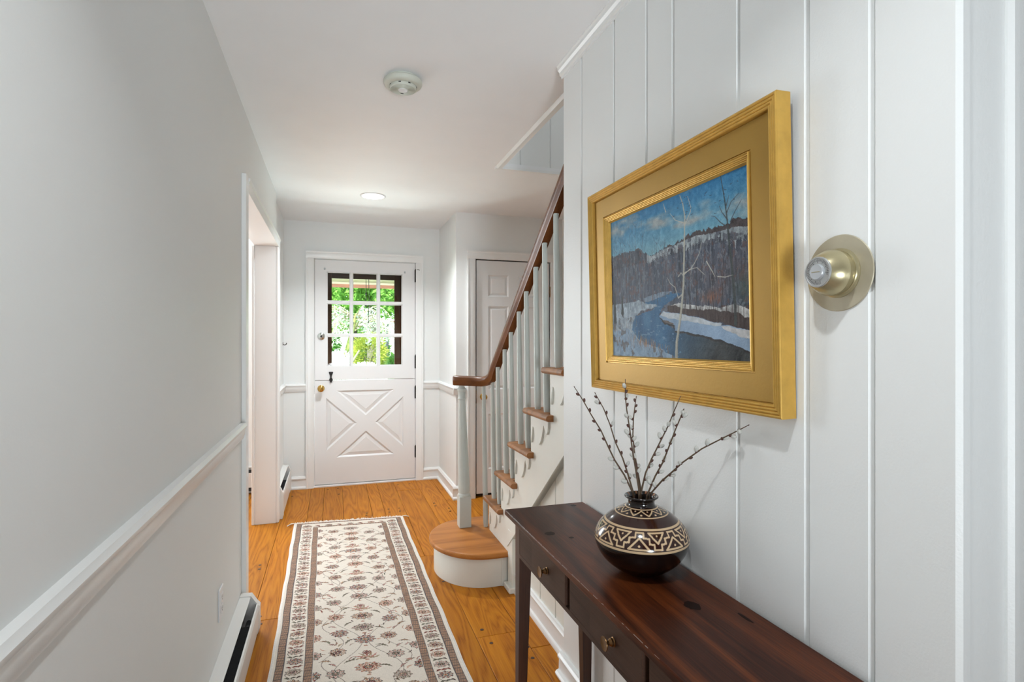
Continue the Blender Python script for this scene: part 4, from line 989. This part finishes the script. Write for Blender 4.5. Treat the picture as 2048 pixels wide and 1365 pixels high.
def painting():
    nu, nv = 420, 400; g = np.random.default_rng(2)
    v, u = np.meshgrid(np.linspace(0, 1, nv), np.linspace(0, 1, nu), indexing='ij')
    def noise(sx, sy, oct=4, seed=0):
        gg = np.random.default_rng(seed); tot = np.zeros_like(u); amp = 1; s = 0
        for o in range(oct):
            a, b = int(sx * 2 ** o) + 2, int(sy * 2 ** o) + 2; R = gg.random((b + 1, a + 1)); x = u * (a - 1); y = v * (b - 1)
            i = x.astype(int); j = y.astype(int); fx = x - i; fy = y - j; fx = fx * fx * (3 - 2 * fx); fy = fy * fy * (3 - 2 * fy)
            tot += amp * ((R[j, i] * (1 - fx) + R[j, i + 1] * fx) * (1 - fy) + (R[j + 1, i] * (1 - fx) + R[j + 1, i + 1] * fx) * fy); s += amp; amp *= .55
        return tot / s
    C = np.empty(u.shape + (3,))
    L3 = lambda *c: np.array(c, float)
    n1 = noise(5, 9, 5, 1); n2 = noise(14, 6, 4, 2); n3 = noise(60, 40, 3, 3); nvrt = noise(110, 12, 3, 4); nbig = noise(3, 3, 4, 5); nd = noise(24, 24, 4, 6) - .5
    # sky
    k = np.clip(v / .33, 0, 1)[..., None]
    C[:] = L3(46, 116, 164) * (1 - k) + L3(120, 164, 178) * k
    cl = np.clip((noise(4, 9, 5, 8) + .20 * np.sin((v - .5 * u * .25) * 24) - .50) * 4.5, 0, 1) * np.clip(1.3 - v * 1.6, 0, 1)
    C = C * (1 - .85 * cl[..., None]) + L3(162, 163, 160) * .85 * cl[..., None]
    C += (n3 - .5)[..., None] * 40
    def poly(P, wob=.012):
        x = u + nd * wob * 2; y = v + (noise(30, 30, 3, 9) - .5) * wob * 2; P = np.array(P); ins = np.zeros(u.shape, bool); j = len(P) - 1
        for i in range(len(P)):
            c = ((P[i, 1] > y) != (P[j, 1] > y)); d = (P[j, 1] - P[i, 1]); d = d if abs(d) > 1e-9 else 1e-9
            ins ^= c & (x < (P[j, 0] - P[i, 0]) * (y - P[i, 1]) / d + P[i, 0]); j = i
        return ins
    def fill(mk, c, amt=18, tex=None):
        t = (n3 - .5) * 2 if tex is None else (tex - .5) * 2; C[mk] = (np.array(c, float) + t[..., None] * amt)[mk]
    line = lambda P: np.interp(u[0], [p[0] for p in P], [p[1] for p in P])[None, :]
    ridge = line([(0, .255), (.11, .258), (.2, .254), (.27, .262), (.36, .318), (.386, .330), (.474, .306), (.556, .294), (.639, .271), (.706, .26), (.794, .264), (.89, .272), (.922, .258), (1, .27)])
    wob = (noise(80, 3, 3, 12) - .5) * .035
    wood_ = v > ridge + wob
    fill(wood_, (58, 64, 76), 40, nvrt); fill(wood_ & (noise(90, 34, 3, 41) > .62), (92, 98, 108), 20); fill(wood_ & (noise(60, 30, 3, 42) > .66), (80, 62, 62), 16)
    # snow slope under the ridge with a dark crest
    crest = line([(.5, .31), (.556, .302), (.639, .29), (.706, .284), (.794, .294), (.889, .298), (.934, .300), (1, .314)]); slow = line([(.30, .40), (.33, .388), (.44, .375), (.543, .345), (.626, .352), (.715, .335), (.793, .340), (.847, .335), (.901, .372), (.936, .385), (1, .352)])
    dist = (slow + (nvrt - .5) * .10 + (n3 - .5) * .05 - v) / .05
    sn = (u > .34) & (v > np.where(u > .52, crest, ridge + .004) + wob * .3) & (g.random(u.shape) * .5 + .5 * n3 < np.clip(dist + .35, 0, 1)); fill(sn, (142, 152, 158), 52, noise(70, 30, 3, 44)); fill(sn & (noise(34, 26, 3, 45) > .60), (84, 88, 98), 20)
    cr = (u > .50) & wood_ & (v < crest + wob * .3); fill(cr, (66, 58, 60), 22)
    # lower woods tones
    tone = (v > .36) & (v < .70) & ~sn
    C[tone] = C[tone] * .86 + (np.array([56, 66, 80])[None, None] * (.75 + .6 * nvrt[..., None]))[tone] * .30
    rb = np.clip((u - .62) * 3, 0, 1) * np.clip((v - .34) * 8, 0, 1) * np.clip((.70 - v) * 8, 0, 1) * np.clip(n1 * 2.2 - .6, 0, 1); C = C * (1 - .45 * rb[..., None]) + L3(104, 72, 66) * .45 * rb[..., None]
    rust_ = np.exp(-(((u - .79) / .055) ** 2 + ((v - .645) / .035) ** 2)) * np.clip(nvrt * 2 - .3, 0, 1); C = C * (1 - .75 * rust_[..., None]) + L3(148, 86, 54) * .75 * rust_[..., None]
    gr = np.exp(-(((u - .97) / .06) ** 2 + ((v - .62) / .07) ** 2)) * .6; C = C * (1 - gr[..., None]) + L3(62, 84, 80) * gr[..., None]
    # river, banks, snow island
    riv = poly([(.30, .635), (.40, .612), (.52, .592), (.60, .60), (.55, .625), (.475, .66), (.43, .72), (.55, .83), (1.02, .92), (1.02, 1.02), (.50, 1.02), (.20, .93), (.17, .80), (.22, .72), (.40, .68)])
    dk = np.clip((u - .48) * 2.6 + (v - .85) * 1.2, 0, 1)[..., None]; rc = L3(50, 96, 132) * (1 - dk) + L3(46, 50, 52) * dk
    C[riv] = (rc + ((n2 - .5) * 46)[..., None])[riv]
    fill(riv & (u < .6) & (noise(40, 90, 2, 21) > .74), (88, 124, 154), 10)
    fill(poly([(.30, .60), (.46, .575), (.54, .585), (.42, .612), (.32, .630)], .006), (112, 130, 148), 26)
    bb = poly([(.50, .665), (.60, .68), (.75, .705), (.99, .74), (1.02, .86), (.86, .80), (.70, .75), (.58, .722), (.50, .70)]); fill(bb, (64, 52, 50), 26, nvrt)
    fill(poly([(.523, .667), (.595, .665), (.706, .688), (.855, .712), (.928, .694), (1.01, .752), (1.01, .79), (.944, .752), (.901, .736), (.807, .722), (.705, .712), (.594, .691)], .012), (166, 168, 168), 56, n3)
    isl = [(.431, .731), (.465, .698), (.593, .728), (.694, .754), (.844, .799), (.843, .812), (.876, .806), (1.01, .848), (1.01, .955), (.851, .891), (.675, .847), (.591, .833), (.549, .829), (.544, .794), (.47, .77)]
    fill(poly([(a, b + .012) for a, b in isl], .008), (44, 44, 46), 10); mi = poly(isl, .006); fill(mi, (132, 156, 182), 22, n2)
    fill(poly([(.440, .722), (.470, .702), (.593, .730), (.694, .756), (.844, .800), (.84, .815), (.70, .790), (.58, .765), (.50, .748)], .008), (176, 184, 190), 24, n3); fill(poly([(.84, .82), (.88, .812), (1.01, .852), (1.01, .89), (.93, .86)], .012), (180, 182, 184), 26)
    fill(poly([(.455, .756), (.50, .764), (.545, .785), (.53, .79), (.47, .772)], .006), (92, 84, 80), 14)
    bl_ = poly([(-.02, .615), (.264, .615), (.351, .640), (.413, .651), (.416, .673), (.277, .688), (.231, .718), (.203, .761), (.198, .817), (.258, .874), (.316, .913), (.413, .934), (.557, .991), (.56, 1.02), (-.02, 1.02)]); fill(bl_, (142, 156, 168), 46, n3)
    low_ = bl_ & (v > .80 + .12 * u + nd * .1); C[low_] = C[low_] * .55 + np.array([104, 140, 176]) * .45
    fill(bl_ & (noise(40, 22, 3, 31) > .63) & (v > .72), (96, 100, 106), 18)
    gs = np.exp(-(((u - .30) / .10) ** 2 + ((v - .90 - .25 * (u - .30)) / .030) ** 2)) * (nvrt > .54); C = C * (1 - .8 * gs[..., None]) + L3(140, 108, 84) * .8 * gs[..., None]
    # strokes
    def stroke(P, w0, w1, c, a=.9):
        P = np.array(P, float); n = len(P)
        for i in range(n - 1):
            x0, y0 = P[i]; x1, y1 = P[i + 1]; f0, f1 = i / (n - 1), (i + 1) / (n - 1); m_ = max(w0, w1) * 1.5 + .003
            ja = max(int((min(x0, x1) - m_) * nu), 0); jb = int((max(x0, x1) + m_) * nu) + 2; ia = max(int((min(y0, y1) - m_) * nv), 0); ib = int((max(y0, y1) + m_) * nv) + 2
            uu = u[ia:ib, ja:jb]; vv_ = v[ia:ib, ja:jb]
            if uu.size == 0: continue
            dx, dy = x1 - x0, y1 - y0; t = np.clip(((uu - x0) * dx + (vv_ - y0) * dy) / (dx * dx + dy * dy + 1e-12), 0, 1); d = np.hypot(uu - x0 - t * dx, vv_ - y0 - t * dy); w = w0 + (w1 - w0) * (f0 + (f1 - f0) * t)
            al = np.clip((w - d) / .0016 + .5, 0, 1)[..., None] * a; C[ia:ib, ja:jb] = C[ia:ib, ja:jb] * (1 - al) + np.array(c) * al
    def tree(x, y0, y1, w, c, nb=7, sp=.05, lean=0.0):
        P = [(x + lean * t + .006 * math.sin(t * 7 + x * 50), y0 + (y1 - y0) * t) for t in np.linspace(0, 1, 9)]; stroke(P, w, w * .3, c)
        for _ in range(nb):
            i = g.integers(3, 8); s = 1 if g.random() < .5 else -1; px, py = P[i]; l = g.uniform(.4, 1) * sp; stroke([(px, py), (px + s * l * .5, py - l * .7), (px + s * l * .75, py - l * 1.5)], w * .5, w * .2, c, .75)
    for x, t_ in ((.03, .18), (.052, .10), (.105, .04), (.187, .08), (.247, .03), (.299, .06), (.42, .22), (.46, .24), (.14, .15)): tree(x, .62 + g.uniform(-.05, .05), t_, .0022, (70, 84, 96), 8, .05)
    for _ in range(70): tree(g.uniform(0, 1), g.uniform(.50, .68), g.uniform(.24, .40), .0016, [(46, 50, 58), (84, 88, 98), (96, 78, 76), (120, 122, 128)][g.integers(4)], 4, .035)
    for x, a, b in ((.03, .74, .50), (.105, .70, .53)): 
        for _ in range(26): stroke([(x + g.uniform(-.012, .012), a + g.uniform(-.02, .02)), (x + g.uniform(-.008, .008), b + g.uniform(0, .1))], .003, .001, (38, 46, 48), .8)
    stroke([(.921, .807), (.921, .714), (.913, .603), (.905, .474), (.896, .382), (.890, .285), (.883, .204), (.871, .103), (.855, .0)], .0075, .0018, (58, 66, 66))
    for b_ in ([(.904, .263), (.927, .219), (.964, .167)], [(.890, .25), (.86, .20), (.845, .16)], [(.885, .21), (.91, .16), (.95, .13)], [(.89, .29), (.85, .25), (.82, .21), (.80, .20)], [(.88, .18), (.90, .12)]): stroke(b_, .0028, .0010, (64, 66, 70))
    for x in (.62, .655, .70, .80, .85): tree(x, .72, .45, .0026, (52, 48, 50), 5, .04)
    for _ in range(40): x = g.uniform(.5, .98); y = .705 + .13 * (x - .5) ; stroke([(x, y), (x + g.uniform(-.004, .004), y - g.uniform(.03, .08))], .0016, .0008, (58, 46, 46), .8)
    for _ in range(60): x = g.uniform(.01, .30); y = g.uniform(.78, .97); stroke([(x, y), (x + g.uniform(-.012, .012), y - g.uniform(.03, .07))], .0013, .0006, [(92, 98, 104), (150, 122, 96)][g.integers(2)], .7)
    for _ in range(40): x = g.uniform(.26, .50); y = .90 + .22 * (x - .26) + g.uniform(-.01, .02); stroke([(x, y), (x + g.uniform(-.012, .012), y - g.uniform(.025, .055))], .0014, .0007, [(166, 128, 96), (120, 86, 62)][g.integers(2)], .8)
    BIR = (176, 174, 160)
    stroke([(.556, .995), (.560, .90), (.580, .80), (.600, .685), (.615, .56), (.621, .43), (.627, .292), (.634, .152), (.621, .069), (.602, .013)], .0095, .0022, BIR)
    stroke([(.560, .99), (.565, .90), (.586, .80), (.606, .685), (.620, .56), (.626, .43)], .0032, .0012, (112, 112, 108), .7)
    for b_ in ([(.617, .487), (.663, .471), (.691, .439), (.724, .387), (.736, .334)], [(.608, .608), (.578, .631), (.556, .561), (.52, .531), (.499, .492)], [(.622, .493), (.657, .47), (.706, .468), (.75, .515)], [(.765, .444), (.798, .505), (.812, .537)], [(.633, .191), (.566, .151), (.53, .099)], [(.633, .20), (.671, .135), (.674, .107), (.654, .037)], [(.499, .079), (.481, .021)], [(.83, .54), (.87, .55), (.91, .545)], [(.58, .50), (.60, .48), (.615, .50)]): stroke(b_, .0030, .0012, (182, 180, 170), .9)
    for _ in range(26): x, y = g.uniform(.55, 1), g.uniform(.02, .2); stroke([(x, y), (x + g.uniform(.004, .014), y + g.uniform(-.006, .006))], .0022, .0012, (52, 56, 62), .8)
    C += g.normal(0, 5, u.shape)[..., None]
    C = np.clip(C, 0, 255) / 255; C = np.where(C <= .04045, C / 12.92, ((C + .055) / 1.055) ** 2.4)
    d = .1066; w2, h2 = FW - 2 * d, FH - 2 * d
    lum = C.mean(-1); rel = (n3 - .5) * .0009 + np.clip(lum, 0, .6) * .0008
    V = np.stack([(u - .5) * w2, -.0085 - rel, d + (1 - v) * h2], -1)
    np_mesh('canvas', V.reshape(-1, 3), grid_faces(nv, nu), vcol('oil_paint', .5, .18), fr_, C.reshape(-1, 3), True, local=True)
painting()

# ------------------------------------------------------------------ round thermostat
th_ = thing('thermostat', 'round brushed brass thermostat on a worn round plate on the board wall', 'thermostat', (XR, .752, 1.424))
TM = Matrix.Translation((XR, .752, 1.424)) @ Matrix.Rotation(-PI / 2, 4, 'Y')
M_THP = plain('worn_gold_plate', (186, 178, 156), .36, metal=.3, vary=.08, vscale=30)
M_THD = plain('champagne_dome', (176, 166, 132), .28, metal=.6, vary=.06, vscale=40)
pl = [(.0001, .0004)]
m = MB(); m.lathe([(.0001, .0004), (.0675, .0004), (.0682, .0012), (.0670, .0026), (.0001, .0030)], 72, TM); m.build('wall_plate', M_THP, th_, 40)
m = MB(); m.lathe([(.0001, .0029), (.0440, .0029), (.0440, .0045), (.0405, .0060), (.0395, .0080), (.0001, .0082)], 56, TM); m.build('base_ring', M_THD, th_, 40)
m = MB(); m.lathe([(.0001, .0080), (.0385, .0080), (.0388, .0180), (.0375, .0195), (.0001, .0195)], 56, TM); m.build('case', M_THD, th_, 40)
m = MB(); m.lathe([(.0001, .0197), (.0400, .0197), (.0412, .0215), (.0405, .0250), (.0365, .0345), (.0300, .0440), (.0262, .0480), (.0001, .0482)], 64, TM); m.build('dome_ring', M_THD, th_, 40)
m = MB(); m.lathe([(.0255, .0478), (.0270, .0480), (.0272, .0500), (.0262, .0512), (.0245, .0512), (.0235, .0498), (.0001, .0496)], 56, TM, False); dial = m.build('clear_dial', plain('silver_dial', (188, 190, 190), .22, metal=.5), th_, 40)
m = MB()
for k in range(44):
    a = 2 * PI * k / 44; l = .0035 if k % 4 else .0060
    if 200 < math.degrees(a) < 250: continue
    m.box(.0222 - l, .0222, -.00035, .00035, .0497, .0500, 0, TM @ Matrix.Rotation(a, 4, 'Z'))
m.build('dial_marks', M_DARK, dial)
m = MB(); m.lathe([(.0001, .0497), (.0140, .0497), (.0138, .0530), (.0128, .0542), (.0001, .0545)], 40, TM); cap = m.build('centre_cap', plain('pale_steel', (190, 194, 198), .3, metal=.4), th_, 40)
m = MB(); m.box(-.0006, .0006, -.0085, .0085, .0544, .0549, 0, TM); m.build('cap_line', M_THD, cap)
# ================================================================== OUTSIDE THE DOOR
gm = MB(); gm.box(-16, 22, 5.40, 60, -.35, -.20)
gr = gm.build('ground_lawn', plain('lawn', (98, 142, 62), .95, vary=.25, vscale=2.5)); tag(gr, 'sunlit green lawn outside the front door', 'lawn', None, 'structure')
m = MB(); m.box(-1.2, 2.2, 5.39, 7.0, -.20, -.04, .01); o = m.build('ground_porch', plain('porch_slab', (176, 170, 160), .8, vary=.06)); tag(o, 'pale concrete porch slab outside the storm door', 'porch', None, 'structure')
m = MB(); m.box(-3, 6.2, 40.5, 46.0, -.21, -.185); o = m.build('ground_drive', plain('bright_gravel', (232, 226, 214), .9, vary=.06, vscale=8)); tag(o, 'bright pale driveway beyond the garden', 'driveway', None, 'structure')
pr = thing('porch_roof', 'porch roof edge with tan soffit boards and pinkish fascia seen through the top panes', 'porch roof', (.4, 6.4, 2.03))
M_TAN = plain('tan_soffit', (168, 152, 126), .7); M_FAS = plain('pinkish_fascia', (190, 128, 108), .7); M_PWH = plain('pale_batten', (226, 214, 192), .6)
for k in range(8):
    m = MB(); m.box(-2.4, 3.2, 5.42 + k * .21, 5.42 + k * .21 + .205, 2.05, 2.07, .003); m.build('soffit_board', M_TAN, pr)
m = MB(); m.box(-2.4, 3.2, 7.10, 7.135, 1.985, 2.20, .004); m.build('fascia', M_FAS, pr)
for y, z in ((6.66, 2.040), (7.075, 2.025)):
    m = MB(); m.box(-2.4, 3.2, y, y + .022, z, 2.05, .002); m.build('batten', M_PWH, pr)
m = MB(); m.box(-2.4, 3.2, 5.40, 7.12, 2.075, 2.20); m.build('roof_deck', M_TAN, pr)
for px_, ln in ((.345, .34), (.375, .52)):
    o = MB(); o.tube([(px_, 6.3, 2.05), (px_ + .002, 6.3, 2.05 - ln * .5), (px_ - .004, 6.3, 2.05 - ln)], .0035, 6); o.ellip((px_ - .001, 6.3, 2.05 - ln * .62), (.010, .010, .012)); o.ellip((px_ - .004, 6.3, 2.05 - ln), (.008, .008, .014))
    o = o.build('hanging_cord', M_DARK); tag(o, 'thin dark cord hanging from the porch, ' + ('shorter' if ln < .4 else 'longer') + ' of the pair', 'cord', 'cords hanging from the porch')

def leaves(name, mat, parent, pts, size, seed, normal_up=.3, kind='stuff'):
    g = np.random.default_rng(seed); n = len(pts); pts = np.asarray(pts)
    a = g.normal(size=(n, 3)); a /= np.linalg.norm(a, axis=1)[:, None]; b = g.normal(size=(n, 3)); b[:, 2] += normal_up; b -= a * (a * b).sum(1)[:, None]; b /= np.linalg.norm(b, axis=1)[:, None]
    s = size * g.uniform(.6, 1.3, (n, 1)); nn = np.cross(a, b)
    V = np.stack([pts - a * s, pts + b * s * .45 + nn * s * .12, pts + a * s, pts - b * s * .45 + nn * s * .12], 1).reshape(-1, 3)
    k = np.arange(n)[:, None] * 4; F = np.concatenate([k + [0, 1, 2], k + [0, 2, 3]], 0)
    o = np_mesh(name, V, F, mat, parent); o['kind'] = kind; return o
def leafmat(name, c, var=.22):
    m, t, b = new_mat(name); t.nodes.remove(b); o = t.nodes['Material Output']
    tc = N(t, 'ShaderNodeTexCoord'); nz = N(t, 'ShaderNodeTexNoise'); nz.inputs['Scale'].default_value = 3.0; nz.inputs['Detail'].default_value = 4; t.links.new(tc.outputs['Object'], nz.inputs['Vector'])
    mx = N(t, 'ShaderNodeMix', data_type='RGBA'); mx.inputs['A'].default_value = lin4([v * (1 - var) for v in c]); mx.inputs['B'].default_value = lin4([min(255, v * (1 + var)) for v in c]); t.links.new(nz.outputs['Fac'], mx.inputs['Factor'])
    d = N(t, 'ShaderNodeBsdfDiffuse'); tl = N(t, 'ShaderNodeBsdfTranslucent'); t.links.new(mx.outputs['Result'], d.inputs[0]); t.links.new(mx.outputs['Result'], tl.inputs[0])
    ms = N(t, 'ShaderNodeMixShader'); ms.inputs[0].default_value = .45; t.links.new(d.outputs[0], ms.inputs[1]); t.links.new(tl.outputs[0], ms.inputs[2]); t.links.new(ms.outputs[0], o.inputs[0])
    return m
M_BARK = plain('grey_bark', (112, 104, 94), .9, vary=.2, vscale=12, bump=.5, bscale=20)
M_BARKD = plain('dark_bark', (70, 62, 54), .9, vary=.2, vscale=12)
def blob(c, r, n, seed, hollow=.45):
    g = np.random.default_rng(seed); d = g.normal(size=(n, 3)); d /= np.linalg.norm(d, axis=1)[:, None]
    lump = 1 + .22 * np.sin(d[:, 0] * 5 + seed) * np.sin(d[:, 1] * 6) * np.cos(d[:, 2] * 5)
    return np.array(c) + d * np.array(r) * (g.uniform(hollow, 1, (n, 1)) ** .7) * lump[:, None]
LG = [leafmat('leaf_bright', (132, 174, 88)), leafmat('leaf_mid', (100, 148, 72)), leafmat('leaf_yellow', (164, 190, 96))]
trees = [(1.16, 18.0, .16, M_BARK, 0, 'thick grey trunked tree, seen through the middle pane column', 4.2, 1.3), (-1.35, 21.5, .12, M_BARKD, 1, 'thin dark trunked tree at the door knob side of the garden', 4.2, 1.3), (.95, 27.0, .12, M_BARKD, 2, 'yellow green tree behind the weeping tree', 4.2, 1.9),
         (4.7, 22.0, .16, M_BARKD, 0, 'tree standing past the basketball hoop, furthest to the hinge side up close', 4.3, 1.3), (-6.2, 31.0, .2, M_BARK, 1, 'broad tree at the far edge of the garden on the door knob side', 4.8, 2.2), (8.6, 31.0, .2, M_BARK, 2, 'broad tree at the far edge of the garden on the hinge side', 4.8, 2.2), (1.2, 36.5, .25, M_BARK, 1, 'largest tree, standing furthest back behind the lawn', 4.6, 3.3)]
for i, (x, y, r, bk, lm, lab, zc, R) in enumerate(trees):
    t = thing('garden_tree', lab, 'tree', (x, y, -.2), group='trees beyond the front door')
    m = MB(); m.tube([(x, y, -.25), (x + .03, y, 1.5), (x - .05, y, 3.2), (x + .1, y, 5.0)], [r * 1.15, r, r * .85, r * .5], 10)
    for k in range(4): a = k * 1.7 + i; m.tube([(x, y, 2.6 + k * .3), (x + math.cos(a) * .8, y + math.sin(a) * .8, 3.3 + k * .3), (x + math.cos(a) * 1.6, y + math.sin(a) * 1.6, 4.2 + k * .3)], [r * .4, r * .3, r * .15], 6)
    m.build('trunk', bk, t, 60)
    P = np.concatenate([blob((x, y, zc), (R, R, max(1.5, R * .9)), 7000, i), blob((x + R * .5, y - .4, zc - 1.1), (R * .7, R * .7, 1.1), 2600, i + 20), blob((x - R * .5, y + .2, zc - 1.3), (R * .7, R * .7, 1.1), 2600, i + 40)])
    leaves('foliage', LG[lm], t, P, .085, i)
# low shrubs making up the back of the garden
for i, (x, y, rx, rz, lm) in enumerate([(-.75, 31.0, 1.1, 1.5, 1), (1.9, 31.0, 1.1, 1.4, 0), (4.6, 28.0, 1.0, 1.3, 1), (2.35, 20.6, .6, .5, 0)]):
    t = thing('garden_shrub', ['dark green shrub mass below the knob side trees', 'green shrub mass behind the weeping tree', 'green shrub behind the basketball pole', 'low bright green shrub near the hinge side of the lawn'][i], 'shrub', (x, y, -.2), group='shrubs at the back of the garden')
    leaves('foliage', LG[lm], t, blob((x, y, rz * .8), (rx, rx * .8, rz), 2600, 70 + i), .11, 70 + i)
    m = MB()
    for k in range(5): m.tube([(x, y, -.22), (x + .3 * math.cos(k * 1.3), y + .3 * math.sin(k * 1.3), rz * .8)], .02, 5)
    m.build('stems', M_BARKD, t)
# weeping tree with pale sunlit strands
wt = thing('weeping_tree', 'pale weeping tree with drooping sunlit branches and a slanting green trunk', 'tree', (.22, 11.0, -.2))
m = MB(); trunk = [(.10, 11.0, -.25), (.16, 11.0, .6), (.24, 11.0, 1.1), (.34, 11.0, 1.5), (.42, 11.0, 1.86)]
m.tube(trunk, [.06, .055, .048, .040, .025], 10); g = np.random.default_rng(4); strands = []
m2 = MB(); m2.tube([(.24, 11.0, 1.02), (.36, 11.0, .95), (.48, 11.05, 1.15)], [.03, .028, .02], 8)
for k in range(34):
    a = g.uniform(0, 2 * PI); R = g.uniform(.45, 1.0); z0 = g.uniform(1.66, 1.95); s = Vector((.40, 11.0, z0 - .15)); p = []
    for t in np.linspace(0, 1, 12):
        rr = R * (1 - (1 - t) ** 2); z = z0 - .15 + .22 * math.sin(min(t * 2.0, 1) * PI * .6) - .75 * max(t - .35, 0) ** 1.4; p.append((s.x + math.cos(a) * rr, s.y + math.sin(a) * rr, z))
    m2.tube(p, [.012] * 4 + [.006] * 8, 5); strands.append(p)
m.build('trunk', plain('mossy_trunk', (128, 138, 72), .8, vary=.15, vscale=14), wt, 60); m2.build('branches', plain('pale_branch', (150, 140, 112), .8), wt, 60)
P = []
for p in strands:
    p = np.array(p)
    for _ in range(55): t = g.uniform(2, 10.99); i = int(t); q_ = p[i] * (1 - t + i) + p[i + 1] * (t - i); P.append(q_ + g.normal(0, .035, 3) - np.array([0, 0, abs(g.normal(0, .10))]))
leaves('foliage', leafmat('pale_needles', (216, 224, 204), .08), wt, P, .032, 9, -.2)
# shrubs close by
t = thing('garden_shrub', 'yellow green rounded shrub in the middle bottom pane', 'shrub', (1.02, 17.0, -.2))
leaves('foliage', leafmat('chartreuse_leaf', (170, 176, 84), .2), t, blob((1.02, 17.0, .95), (.55, .5, .68), 3600, 5, .6), .045, 5)
m = MB()
for k in range(6): m.tube([(1.02, 17, -.22), (1.02 + .25 * math.cos(k), 17 + .25 * math.sin(k), .9)], .015, 5)
m.build('stems', M_BARKD, t)
MW = leafmat('white_blossom', (244, 242, 238), .03)
for i, (x, y, rx, rz, zc, lab) in enumerate([(.06, 8.2, .22, .30, .90, 'white flowering shrub filling the knob side bottom pane'), (.46, 8.8, .36, .22, .78, 'lower white flowering shrub below the yellow green shrub')]):
    t = thing('flowering_shrub', lab, 'shrub', (x, y, -.2), group='white flowering shrubs')
    leaves('blossom', MW, t, blob((x, y, zc), (rx, rx, rz), 2600, 90 + i, .55), .022, 90 + i)
    m = MB()
    for k in range(7): m.tube([(x, y, -.22), (x + .12 * math.cos(k), y + .12 * math.sin(k), zc)], .008, 5)
    m.build('stems', M_BARKD, t)
# basketball hoop
hp = thing('basketball_hoop', 'basketball hoop with pale backboard on a dark pole, beyond the hinge side panes', 'hoop', (2.18, 24.0, -.2))
m = MB(); m.box(1.93, 2.95, 23.90, 23.94, 2.10, 2.78, .02); m.build('backboard', plain('pale_backboard', (208, 222, 236), .4), hp)
m = MB(); m.tube([(2.18, 24.05, -.2), (2.18, 24.05, 2.3)], .07, 10); m.build('pole', plain('dark_pole', (66, 72, 78), .6), hp)
m = MB(); m.tube([(2.45 + .2 * math.cos(a), 23.66 + .2 * math.sin(a), 2.20) for a in np.linspace(0, 2 * PI, 20)], .012, 6); m.box(2.38, 2.52, 23.85, 23.90, 2.16, 2.24); m.build('rim', plain('rim_orange', (120, 60, 40), .6), hp)
# blue bin
bb = thing('blue_bin', 'small blue bin standing far across the lawn at the knob side', 'bin', (.10, 26.0, -.2))
m = MB(); m.prism([(-.24, 0), (.24, 0), (.29, .95), (-.29, .95)], (.10, 25.7, -.2), (1, 0, 0), (0, 0, 1), (0, .55, 0)); m.build('body', plain('blue_plastic', (60, 110, 170), .5), bb)
m = MB(); m.box(-.22, .42, 25.67, 26.28, .75, .81, .02); m.build('lid', plain('blue_lid', (70, 122, 184), .5), bb)
